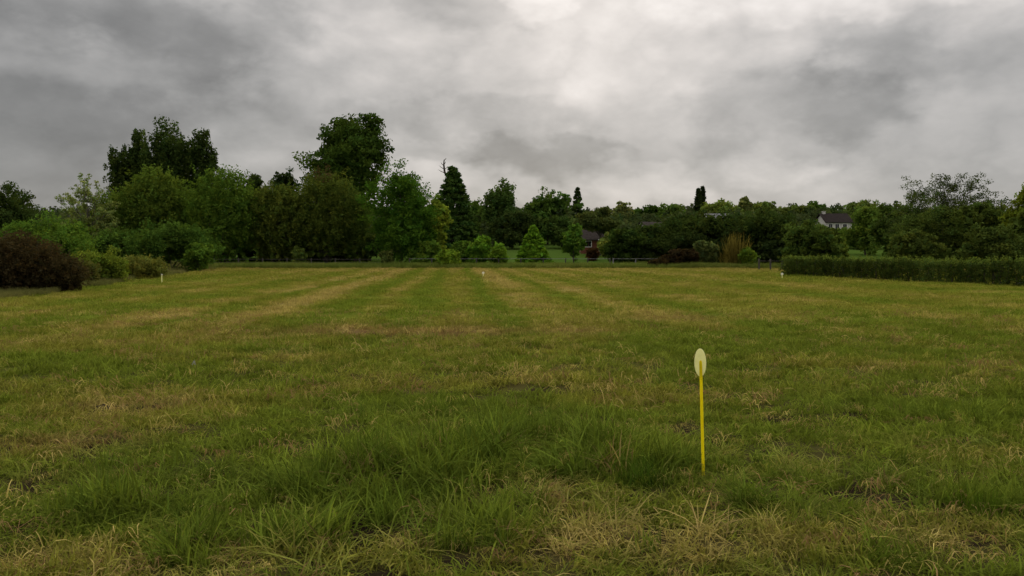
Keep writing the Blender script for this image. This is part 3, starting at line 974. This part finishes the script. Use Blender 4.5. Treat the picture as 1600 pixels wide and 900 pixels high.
plant('yellow_green_tree', 'yellow-green upright tree leaning on the right side of the round tree', 'tree', 682, 110.0, 306, 26, 'round', YELLOW, None, 170, 0.05)
plant('small_bush', 'bright green bush low at the right foot of the round tree', 'bush', 664, 103.0, 376, 26, 'shrub', (0.066, 0.105, 0.024), None, 110, 0.0)
plant('small_bush', 'yellow-green low bush in front of the fence line', 'bush', 702, 94.5, 387, 18, 'shrub', (0.085, 0.125, 0.022), None, 100, 0.0)
plant('small_bush', 'dull green bush between the low yellow-green bush and the bright pair', 'bush', 724, 106.0, 374, 20, 'shrub', MID, None, 90, 0.0)
plant('small_bush', 'bright green bush with dark centre, left of the light green young tree', 'bush', 752, 103.0, 369, 24, 'shrub', (0.060, 0.112, 0.020), None, 120, 0.0)
plant('small_bush', 'narrow bright bush right beside the dark-centred bush', 'bush', 778, 101.0, 376, 13, 'shrub', (0.072, 0.120, 0.020), None, 70, 0.0)

plant('pale_weed_bush', 'pale olive weedy bush beside the small left stake', 'bush', 222, 54.0, 402, 34, 'lacy', (0.075, 0.078, 0.028), None, 200, 0.0)
plant('pale_weed_bush', 'low olive weedy bush between yellow-green bush and purple bush', 'bush', 128, 43.0, 408, 24, 'lacy', (0.060, 0.060, 0.026), None, 160, 0.0)
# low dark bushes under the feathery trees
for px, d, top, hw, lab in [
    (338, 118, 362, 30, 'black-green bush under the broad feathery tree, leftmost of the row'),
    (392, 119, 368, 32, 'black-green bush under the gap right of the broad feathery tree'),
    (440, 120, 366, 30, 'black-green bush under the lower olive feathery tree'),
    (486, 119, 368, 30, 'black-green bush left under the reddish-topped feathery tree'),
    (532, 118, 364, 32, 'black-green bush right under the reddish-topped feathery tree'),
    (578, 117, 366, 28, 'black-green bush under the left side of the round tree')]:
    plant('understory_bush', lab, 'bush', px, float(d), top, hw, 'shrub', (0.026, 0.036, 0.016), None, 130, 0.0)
plant('understory_bush', 'small pale-leaved bush by the weathered fence under the olive tree', 'bush', 468, 104.0, 385, 12, 'shrub', (0.06, 0.08, 0.03), None, 50, 0.0)

# tussocks in the near grass
for px, py, top, hw, lab, c in [
    (1000, 762, 690, 52, 'dark green grass tussock left of the yellow stake', (0.030, 0.052, 0.010)),
    (1540, 800, 738, 50, 'broad-bladed grass tussock in the lower right foreground', (0.046, 0.072, 0.012)),
    (425, 835, 770, 48, 'arching grass tussock in the lower left foreground', (0.048, 0.066, 0.013))]:
    d = onground(px, py)[1]
    plant('grass_tussock', lab, 'tussock', px, d, top, hw, 'plume', c, None, 420)

# middle
plant('middle_tree', 'jagged dark tree in the middle with several upright tops', 'tree', 787, 160.0, 286, 36, 'poplar', (0.034, 0.056, 0.022), None, 240, 0.05, lobes=5)
plant('middle_tree', 'rounded dark green tree right of the jagged one', 'tree', 856, 164.0, 297, 40, 'round', (0.036, 0.062, 0.020), None, 200, 0.05)
plant('middle_tree', 'very dark low tree under the jagged middle tree', 'tree', 800, 146.0, 330, 38, 'round', (0.020, 0.030, 0.014), None, 170, 0.03)
plant('middle_tree', 'dark green low tree behind the small tree with a visible trunk', 'tree', 878, 148.0, 335, 32, 'round', (0.028, 0.046, 0.018), None, 150, 0.03)
plant('far_tree', 'small far tree right of the hooked conical tree', 'tree', 742, 200.0, 316, 24, 'round', DGREEN, None, 110, 0.04)
plant('conifer_tree', 'narrow dark conifer tip right of the rounded middle tree', 'tree', 902, 172.0, 293, 17, 'conifer', (0.020, 0.032, 0.017), None, 130, 0.05)
plant('young_tree', 'light green young conical tree alone on the lawn', 'tree', 833, 106.0, 354, 30, 'conifer', (0.068, 0.125, 0.018), None, 200, 0.06, per=30)
plant('young_tree', 'small darker green tree with visible trunk by the fence posts', 'tree', 896, 104.0, 350, 20, 'round', (0.046, 0.085, 0.020), None, 120, 0.22, lobes=8)
plant('red_bush', 'small red-leaved bush in front of the brick outbuilding', 'bush', 925, 118.0, 388, 7, 'shrub', (0.035, 0.018, 0.014), None, 40, 0.0)
plant('pale_bush', 'pale yellow-green twiggy bush right of the brick outbuilding', 'bush', 948, 124.0, 364, 14, 'shrub', (0.12, 0.14, 0.05), None, 60, 0.0)
plant('grey_green_tree', 'grey-green tree spreading above the brick outbuilding', 'tree', 938, 127.0, 325, 34, 'round', (0.040, 0.050, 0.024), None, 200, 0.46)
for px, d, top, hw, lab, c, k in [
    (975, 255, 315, 19, 'pale grey-green tree on the far skyline left of the conifer pair', (0.095, 0.105, 0.055), 'round'),
    (1012, 280, 322, 26, 'dark far tree on the skyline between pale tree and conifer pair', DGREEN, 'round'),
    (1050, 262, 319, 32, 'far green tree just left of the conifer pair', (0.045, 0.070, 0.024), 'round'),
    (1128, 240, 309, 36, 'broad pale olive tree right of the conifer pair', (0.080, 0.105, 0.036), 'round'),
    (1165, 250, 303, 14, 'narrow pale tree rising right of the broad olive tree', (0.085, 0.095, 0.050), 'round'),
    (1195, 270, 318, 24, 'olive far tree above the dark tree by the hedge end', (0.062, 0.080, 0.030), 'round'),
    (1240, 280, 319, 30, 'far olive tree on the skyline left of the white house', (0.060, 0.078, 0.030), 'round'),
    (1275, 300, 317, 20, 'small dark far tree on the skyline above the white house', DGREEN, 'round'),
    (1345, 260, 315, 36, 'far olive tree on the skyline right of the white house', (0.058, 0.078, 0.028), 'round')]:
    plant('far_tree', lab, 'tree', px, float(d), top, hw, k, c, None, 110, 0.04, lobes=8)
plant('conifer_tree', 'left tip of the dark conifer pair on the far skyline', 'tree', 1090, 258.0, 295, 9, 'conifer', (0.018, 0.028, 0.016), None, 110, 0.05)
plant('conifer_tree', 'right tip of the dark conifer pair on the far skyline', 'tree', 1097, 260.0, 293, 9, 'conifer', (0.018, 0.028, 0.016), None, 110, 0.05)

# dark shrubbery right of the middle
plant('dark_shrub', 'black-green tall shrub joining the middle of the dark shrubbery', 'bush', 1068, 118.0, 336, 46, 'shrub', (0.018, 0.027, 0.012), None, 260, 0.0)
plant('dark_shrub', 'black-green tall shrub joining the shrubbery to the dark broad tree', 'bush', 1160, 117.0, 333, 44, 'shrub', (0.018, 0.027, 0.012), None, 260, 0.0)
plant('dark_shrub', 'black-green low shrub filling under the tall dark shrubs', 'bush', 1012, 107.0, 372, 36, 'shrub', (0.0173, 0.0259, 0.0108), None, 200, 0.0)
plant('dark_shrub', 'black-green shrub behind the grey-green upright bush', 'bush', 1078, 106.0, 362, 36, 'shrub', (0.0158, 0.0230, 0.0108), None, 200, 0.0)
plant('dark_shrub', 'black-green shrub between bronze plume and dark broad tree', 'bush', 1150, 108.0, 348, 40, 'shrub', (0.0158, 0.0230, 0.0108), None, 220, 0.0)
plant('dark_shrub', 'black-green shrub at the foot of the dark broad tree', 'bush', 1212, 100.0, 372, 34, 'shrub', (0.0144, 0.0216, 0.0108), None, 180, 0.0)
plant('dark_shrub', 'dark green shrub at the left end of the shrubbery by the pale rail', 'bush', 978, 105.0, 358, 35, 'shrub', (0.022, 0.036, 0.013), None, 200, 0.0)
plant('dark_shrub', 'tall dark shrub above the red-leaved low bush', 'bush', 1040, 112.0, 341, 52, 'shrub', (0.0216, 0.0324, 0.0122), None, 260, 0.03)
plant('dark_shrub', 'tallest dark shrub behind the bronze plume', 'bush', 1105, 115.0, 331, 62, 'shrub', (0.0216, 0.0317, 0.0122), None, 300, 0.05)
plant('red_bush', 'low spreading red-brown bush in front of the dark shrubs', 'bush', 1062, 95.0, 390, 26, 'shrub', (0.020, 0.0135, 0.011), None, 130, 0.0)
plant('red_bush', 'small red-brown bush trailing left of the low red-brown one', 'bush', 1030, 94.5, 405, 18, 'shrub', (0.020, 0.014, 0.011), None, 60, 0.0)
plant('grey_green_bush', 'grey-green upright bush between red bush and bronze plume', 'bush', 1102, 98.0, 372, 19, 'shrub', (0.055, 0.068, 0.036), None, 100, 0.0)
plant('bronze_plume', 'tall bronze plume of upright blades before the dark shrubs', 'bush', 1148, 96.0, 356, 20, 'plume', (0.072, 0.056, 0.022), None, 520)
plant('small_bush', 'bright green bush against the right side of the bronze plume', 'bush', 1166, 95.0, 384, 14, 'shrub', (0.075, 0.110, 0.022), None, 70, 0.0)
plant('dark_tree', 'dark broad tree by the left end of the clipped hedge', 'tree', 1198, 106.0, 323, 46, 'round', (0.024, 0.036, 0.014), None, 300, 0.10, lobes=13)
plant('round_bush', 'grey-green rounded bush behind the left end of the hedge', 'bush', 1262, 84.0, 346, 44, 'shrub', (0.031, 0.047, 0.017), None, 240, 0.0)
plant('round_bush', 'small rounded bush in front of the white house', 'bush', 1308, 90.0, 362, 20, 'shrub', (0.055, 0.075, 0.022), None, 110, 0.0)

# right side
plant('garden_bush', 'olive bush hiding the lower wall of the white house, left one', 'bush', 1278, 150.0, 352, 30, 'shrub', (0.050, 0.070, 0.024), None, 110, 0.0)
plant('garden_bush', 'olive bush hiding the lower wall of the white house, right one', 'bush', 1318, 152.0, 354, 26, 'shrub', (0.046, 0.064, 0.022), None, 110, 0.0)
plant('garden_bush', 'dark bush beyond the pale slope right of the white house', 'bush', 1352, 146.0, 356, 34, 'shrub', (0.034, 0.046, 0.02), None, 150, 0.0)
plant('right_tree', 'olive green tree right of the white house', 'tree', 1352, 128.0, 322, 36, 'round', (0.052, 0.078, 0.022), None, 190, 0.04)
plant('right_tree', 'dark green tree left of the airy-topped tree', 'tree', 1405, 112.0, 306, 44, 'round', (0.040, 0.060, 0.020), None, 230, 0.04)
plant('airy_tree', 'tall airy tree with lacy branches against the sky, right side', 'tree', 1470, 92.0, 276, 76, 'sparse', (0.026, 0.036, 0.016), 0.13, 420, 0.12, per=34, lobes=95)
plant('right_tree', 'wide dark tree below the airy branches behind the hedge', 'tree', 1470, 84.0, 316, 62, 'round', (0.034, 0.048, 0.018), None, 330, 0.06, lobes=13)
plant('right_tree', 'dark tree right below the airy branches', 'tree', 1535, 82.0, 318, 48, 'round', (0.036, 0.050, 0.018), None, 250, 0.05)
plant('right_bush', 'low dark bush behind the middle of the hedge', 'bush', 1430, 70.0, 356, 40, 'shrub', (0.036, 0.048, 0.018), None, 220, 0.0)
plant('right_bush', 'low dark bush behind the right end of the hedge', 'bush', 1545, 66.0, 350, 50, 'shrub', (0.034, 0.046, 0.018), None, 260, 0.0)
plant('right_tree', 'dark tree trunk and crown at the right photo edge behind the hedge', 'tree', 1612, 68.0, 330, 40, 'round', (0.038, 0.052, 0.018), None, 220, 0.04)
plant('yellow_green_tree', 'yellow-green tree at the right photo edge', 'tree', 1608, 76.0, 282, 40, 'round', (0.066, 0.082, 0.017), None, 260, 0.2)

# far wooded hillside, one mass
def woodland():
    r = np.random.default_rng(9)
    n = 1150
    y = 154 + 300 * r.random(n) ** 0.9; x = (r.random(n) * 2 - 1) * y * 0.82
    px = CX + x / y * FPX
    # open views to the houses
    keep = ~((px > 1262) & (px < 1332) & (y < 190)) & ~((px > 994) & (px < 1014) & (y < 222)) & ~((px > 1100) & (px < 1130) & (y < 212))
    x, y = x[keep], y[keep]
    z = height(x, y)
    L = []
    for i in range(len(x)):
        W = 2.8 + 2.6 * r.random(); H = (4.4 + 2.6 * r.random()) * (0.85 + y[i] / 1100)
        C = envelope_points(r, 24, W, H * 0.47, H * 0.50, 'dome', 0.5) + [x[i], y[i], z[i]]
        c = lerp(np.array(DGREEN), np.array((0.07, 0.09, 0.035)), r.random())
        f = y[i] / 300
        L.append(leaves(r, C, 1.0, int(16 - 6 * min(f, 1.2)), 0.30 + 0.28 * f, c, 0.15, 0.15))
    V, F, C = join_leaves(L)
    o = link('distant_woodland', mesh_np('distant_woodland', V, F, M_LEAF, C))
    tag(o, 'distant wooded hillside along the horizon', 'woodland', kind='stuff')


woodland()

# ------------------------------------------------------------------ clipped hedge
def hedge():
    r = np.random.default_rng(21)
    A = np.array([at(1226, 62.0), 62.0]); B = np.array([at(1640, 39.0), 39.0])
    L = np.linalg.norm(B - A); t = (B - A) / L; nrm = np.array([-t[1], t[0]])
    if nrm[1] > 0: nrm = -nrm                               # towards the camera
    root = tag(empty('clipped_hedge', (A[0], A[1], 0)), 'long low clipped hedge along the right side of the field', 'hedge')
    T = Tubes(); Ls = []
    s = 0.0
    while s < L:
        # one hedge plant after another
        w = 0.42 + 0.2 * r.random(); top = 1.34 + r.normal(0, 0.07) + 0.26 * (float(fbm(s, 0.0, 4.0, 2, 91)) - 0.5)
        c = A + t * s - np.array([A[0], A[1]]) + nrm * r.normal(0, 0.05)
        for k in range(4):
            e = np.array([c[0] + r.normal(0, 0.12), c[1] + r.normal(0, 0.12), top - 0.12])
            T.add(bent(r, [c[0] + r.normal(0, 0.05), c[1] + r.normal(0, 0.05), -0.05], e, 4, 0.02), [0.022, 0.018, 0.012, 0.006], 5)
        m = 92
        u = r.normal(0, 0.5, m) * w * 0.75; v = (r.random(m) * 2 - 1) * 0.46
        z = 0.04 + (top - 0.12) * r.random(m) ** 0.9
        C = np.stack([c[0] + t[0] * u + nrm[0] * v, c[1] + t[1] * u + nrm[1] * v, z], -1)
        col = np.array((0.072, 0.104, 0.022)) * (1 + r.normal(0, 0.15) + 0.7 * (float(fbm(s, 3.0, 3.0, 2, 92)) - 0.5))
        Ls.append(leaves(r, C, 0.12, 11, 0.050, col, 0.18, 0.22, 0.35, 1.3))
        # fresh shoots on top
        m = 10
        u = r.normal(0, 0.5, m) * w; v = (r.random(m) * 2 - 1) * 0.42
        C = np.stack([c[0] + t[0] * u + nrm[0] * v, c[1] + t[1] * u + nrm[1] * v, top - 0.04 + 0.16 * r.random(m) ** 2], -1)
        Ls.append(leaves(r, C, 0.10, 9, 0.045, (0.125, 0.17, 0.03), 0.15, 0.2, 0.5, 1.6))
        s += w * 0.95
    V, F, C = join_leaves(Ls)
    link('foliage', mesh_np('foliage', V, F, M_LEAF, C), root)
    link('stem', T.mesh('stem', M_BARK), root)


hedge()

# ------------------------------------------------------------------ boxes for built things
def box(V, F, c, s, rz=0.0):
    o = len(V); cx, cy, cz = c; sx, sy, sz = [k / 2 for k in s]
    ca, sa = math.cos(rz), math.sin(rz)
    for dx, dy, dz in ((-1, -1, -1), (1, -1, -1), (1, 1, -1), (-1, 1, -1), (-1, -1, 1), (1, -1, 1), (1, 1, 1), (-1, 1, 1)):
        x, y = dx * sx, dy * sy
        V.append((cx + ca * x - sa * y, cy + sa * x + ca * y, cz + dz * sz))
    for f in ((0, 3, 2, 1), (4, 5, 6, 7), (0, 1, 5, 4), (1, 2, 6, 5), (2, 3, 7, 6), (3, 0, 4, 7)):
        F.append(tuple(o + i for i in f))


def boxmesh(name, mat, *boxes):
    V = []; F = []
    for b in boxes: box(V, F, *b)
    return mesh_np(name, np.array(V), F, mat)


# ------------------------------------------------------------------ fence along the back of the field
def fence(label, px0, px1, dist, gap, pale, rails, name='rail_fence', rail_mat=None):
    r = np.random.default_rng(int(px0))
    x0, x1 = at(px0, dist), at(px1, dist)
    root = tag(empty(name, (x0, dist, 0)), label, 'fence')
    n = max(2, int(round((x1 - x0) / gap)) + 1)
    xs = np.linspace(x0, x1, n)
    tops = []
    for i, x in enumerate(xs):
        z = float(height(x, dist)); h = 1.16 + r.normal(0, 0.015)
        me = boxmesh('post', M_RAIL if pale else M_POST, ((0, 0, h / 2 - 0.2), (0.14, 0.14, h + 0.4)))
        o = link('post', me, root); o.location = (x - x0, 0, z); o.rotation_euler = (r.normal(0, 0.012), r.normal(0, 0.012), r.normal(0, 0.1))
        tops.append(z)
    for rz in rails:
        for i in range(n - 1):
            T = Tubes(); T.add([[xs[i] - x0, -0.075, rz + tops[i]], [(xs[i] + xs[i + 1]) / 2 - x0, -0.075, rz + (tops[i] + tops[i + 1]) / 2 - 0.01], [xs[i + 1] - x0, -0.075, rz + tops[i + 1]]], [0.022, 0.022, 0.022], 6)
            link('rail', T.mesh('rail', rail_mat or (M_RAIL if pale else M_POST)), root)


fence('grey rail fence with dark posts before the lawn and young trees', 640, 953, 100.0, 2.75, False, (1.10,), rail_mat=M_RAIL)
fence('pale grey rail fence in front of the dark shrubs', 958, 1028, 99.5, 2.8, True, (1.10,))
fence('weathered rail fence half hidden in rough grass under the left trees', 335, 600, 103.0, 2.9, False, (1.02, 0.62))
fence('short dark fence between bronze plume and hedge end', 1186, 1222, 84.0, 1.15, False, (0.95,))

# ------------------------------------------------------------------ houses
def gable_house(name, label, px, dist, wdt, dep, eave, ridge, zbase, m_wall, m_roof, windows, chimney=None, rz=0.0):
    x = at(px, dist)
    root = tag(empty(name, (x, dist, zbase)), label, 'house')
    root.rotation_euler[2] = rz
    a, b = wdt / 2, dep / 2
    V = [(-a, -b, -0.5), (a, -b, -0.5), (a, b, -0.5), (-a, b, -0.5), (-a, -b, eave), (a, -b, eave), (a, b, eave), (-a, b, eave), (-a, 0, ridge), (a, 0, ridge)]
    me = bpy.data.meshes.new('wall')
    me.from_pydata(V, [], [(0, 1, 5, 4), (1, 2, 6, 9, 5), (2, 3, 7, 6), (3, 0, 4, 8, 7)])
    me.materials.append(m_wall); link('wall', me, root)
    # roof: two sloping slabs
    ov = 0.35; th = 0.16
    sl = (ridge - eave) / b
    V = []; F = []
    for s in (-1, 1):
        o = len(V)
        ye, ze = s * (b + ov), eave - ov * sl
        for xx in (-a - ov, a + ov):
            V += [(xx, ye, ze + 0.02), (xx, ye, ze + 0.02 + th), (xx, 0, ridge + 0.02), (xx, 0, ridge + 0.02 + th)]
        F += [(o, o + 1, o + 3, o + 2), (o + 4, o + 6, o + 7, o + 5), (o + 1, o + 5, o + 7, o + 3), (o, o + 2, o + 6, o + 4), (o, o + 4, o + 5, o + 1)]
    ro = link('roof', mesh_np('roof', np.array(V), F, m_roof), root)
    if chimney is not None:
        link('chimney', boxmesh('chimney', M_RENDER if m_wall is M_RENDER else M_BRICK, ((chimney, 0.0, ridge + 0.1), (0.6, 0.6, 0.9)), ((chimney, 0.0, ridge + 0.60), (0.72, 0.72, 0.1))), ro)
    for wx, wz, ww, wh in windows:
        fr = link('window', boxmesh('window', M_WHITE, ((wx, -b - 0.02, wz + wh / 2 + 0.04), (ww + 0.16, 0.09, 0.08)), ((wx, -b - 0.02, wz - wh / 2 - 0.04), (ww + 0.2, 0.14, 0.08)),
                                    ((wx - ww / 2 - 0.04, -b - 0.02, wz), (0.08, 0.09, wh)), ((wx + ww / 2 + 0.04, -b - 0.02, wz), (0.08, 0.09, wh))), root)
        for s in (-1, 1):
            link('pane', boxmesh('pane', M_GLASS, ((wx + s * ww / 4, -b - 0.012, wz), (ww / 2 - 0.05, 0.03, wh))), fr)
    return root


def house_block():
    d = 182.0
    z = zat(348, d)                                          # eaves of the white house
    gable_house('white_house', 'white rendered house with dark roof above the hedge', 1300, d, 5.6, 7.0, 2.7, 4.6, z - 2.7, M_RENDER, M_SLATE,
                [(-1.9, 1.75, 0.9, 1.05), (-0.4, 1.75, 0.9, 1.05), (1.3, 1.75, 0.9, 1.05)], -2.1)
    r2 = gable_house('brick_outbuilding', 'small red brick outbuilding with white porch beyond the lawn', 930, 134.0, 5.2, 4.5, 2.35, 4.6, float(height(at(930, 134.0), 134.0)), M_BRICK, M_GREYROOF_B,
                     [(-1.35, 1.45, 0.9, 0.9)], None)
    link('lintel', boxmesh('lintel', M_WHITE, ((-1.25, -2.33, 2.27), (2.1, 0.14, 0.16))), r2)
    pr = link('porch', boxmesh('porch', M_WHITE, ((0.95, -2.75, 2.12), (1.5, 0.9, 0.14))), r2)
    for xx in (0.32, 1.58):
        link('porch_post', boxmesh('porch_post', M_WHITE, ((xx, -3.1, 0.92), (0.14, 0.14, 2.24))), pr)
    link('door', boxmesh('door', M_POST, ((0.95, -2.28, 1.0), (0.9, 0.1, 2.0))), r2)
    d = 215.0
    gable_house('far_house', 'far house with brown-grey roof and white gable behind the dark shrubs', 1016, d, 6.4, 7.0, 2.6, 5.2, zat(363, d) - 2.6, M_RENDER, M_GREYROOF_B, [(-1.6, 1.5, 0.9, 1.0)], None, 0.5)
    d = 205.0
    gable_house('far_house', 'far house showing a blue-grey roof among the olive trees', 1117, d, 6.0, 6.0, 2.6, 4.6, zat(347, d) - 2.6, M_RENDER, M_GREYROOF, [(-1.4, 1.5, 0.9, 1.0)], None, -0.2)


M_GREYROOF_B = plain_material('brown_roof', (0.040, 0.034, 0.030), (0.065, 0.055, 0.05), 3.0, 0.9, 0.3, (1, 1, 1), 0.03)
house_block()

# ------------------------------------------------------------------ marker stakes
def oval_plate(a, b, th, n=28):
    V = []; F = []
    rings = [(1.0 - 0.06, -th / 2), (1.0, -th / 2 * 0.6), (1.0, th / 2 * 0.6), (1.0 - 0.06, th / 2)]
    for k, y in rings:
        for i in range(n):
            w = 2 * math.pi * i / n
            V.append((a * k * math.cos(w), y, b * k * math.sin(w)))
    for j in range(3):
        for i in range(n):
            i2 = (i + 1) % n
            F.append((j * n + i, j * n + i2, (j + 1) * n + i2, (j + 1) * n + i))
    me = bpy.data.meshes.new('head')
    me.from_pydata(V, [], F + [tuple(range(n - 1, -1, -1)), tuple(range(3 * n, 4 * n))])
    return me


def marker(label, px, py, h, head_w, head_h, m_head, m_stake, stake_w, lean, yaw=0.0):
    x, y = onground(px, py)
    z = float(height(x, y))
    root = tag(empty('marker_stake', (x, y, z)), label, 'marker stake', 'marker stakes pegged out in the field')
    root.rotation_euler = (0.0, lean, yaw)
    w = stake_w / 2
    # flat stake with a raised rib and a pointed foot
    prof = [(-w, 0.004), (-w, -0.004), (-w * 0.45, -0.006), (-w * 0.3, -0.013), (w * 0.3, -0.013), (w * 0.45, -0.006), (w, -0.004), (w, 0.004)]
    zs = [(-0.25, 0.08), (-0.12, 1.0), (h - head_h * 0.50, 1.0), (h - head_h * 0.42, 0.55)]
    V = []; F = []; n = len(prof)
    for zz, k in zs:
        V += [(a * k, b, zz) for a, b in prof]
    for j in range(len(zs) - 1):
        for i in range(n):
            i2 = (i + 1) % n
            F.append((j * n + i, j * n + i2, (j + 1) * n + i2, (j + 1) * n + i))
    me = bpy.data.meshes.new('stake')
    me.from_pydata(V, [], F + [tuple(range(n - 1, -1, -1)), tuple(range((len(zs) - 1) * n, len(zs) * n))])
    me.materials.append(m_stake); link('stake', me, root)
    pl = oval_plate(head_w / 2, head_h / 2, 0.006); pl.materials.append(m_head)
    o = link('head', pl, root); o.location = (0, 0.0085, h - head_h / 2)
    return root


marker('tall yellow stake with cream oval head in the near grass', 1099, 742, 0.93, 0.088, 0.205, M_DISC, M_STAKE, 0.020, -0.034, 0.08)
marker('small white-headed stake at the middle of the far field edge', 755, 434, 0.42, 0.17, 0.17, M_WHITE, M_DISC, 0.05, 0.0)
marker('small white-headed stake near the left end of the hedge', 1222, 437, 0.44, 0.17, 0.17, M_WHITE, M_DISC, 0.05, 0.0)
marker('small white-headed stake in the pale weeds at the left', 253, 442, 0.50, 0.09, 0.08, M_WHITE, M_DISC, 0.05, 0.0)

# ------------------------------------------------------------------ small things lying in the field
def lump(name, label, cat, px, py, rx, ry, h, mat, seed):
    r = np.random.default_rng(seed)
    x, y = onground(px, py); z = float(height(x, y))
    n, m = 18, 7
    V = []; F = []
    for j in range(m):
        t = j / (m - 1)
        for i in range(n):
            w = 2 * math.pi * i / n
            k = (1 - t) * (1 + 0.25 * r.normal(0, 1) * (0.4 if j else 0.8))
            V.append((rx * k * math.cos(w), ry * k * math.sin(w), h * (math.sin(t * 1.57)) * (1 + 0.16 * r.normal()) - 0.02))
    for j in range(m - 1):
        for i in range(n):
            i2 = (i + 1) % n
            F.append((j * n + i, j * n + i2, (j + 1) * n + i2, (j + 1) * n + i))
    o = link(name, mesh_np(name, np.array(V), F, mat, None, False))
    o.location = (x, y, z)
    tag(o, label, cat)


lump('molehill', 'low dark molehill in the dry grass at the left', 'molehill', 160, 642, 0.12, 0.10, 0.08, M_SOIL, 3)
lump('litter_scrap', 'small whitish scrap lying in the grass at left centre', 'scrap', 303, 571, 0.04, 0.03, 0.07, M_STONE, 6)
lump('grey_stone', 'small grey stone at the foot of the hedge by the right edge', 'stone', 1594, 447, 0.25, 0.2, 0.3, M_STONE, 8)
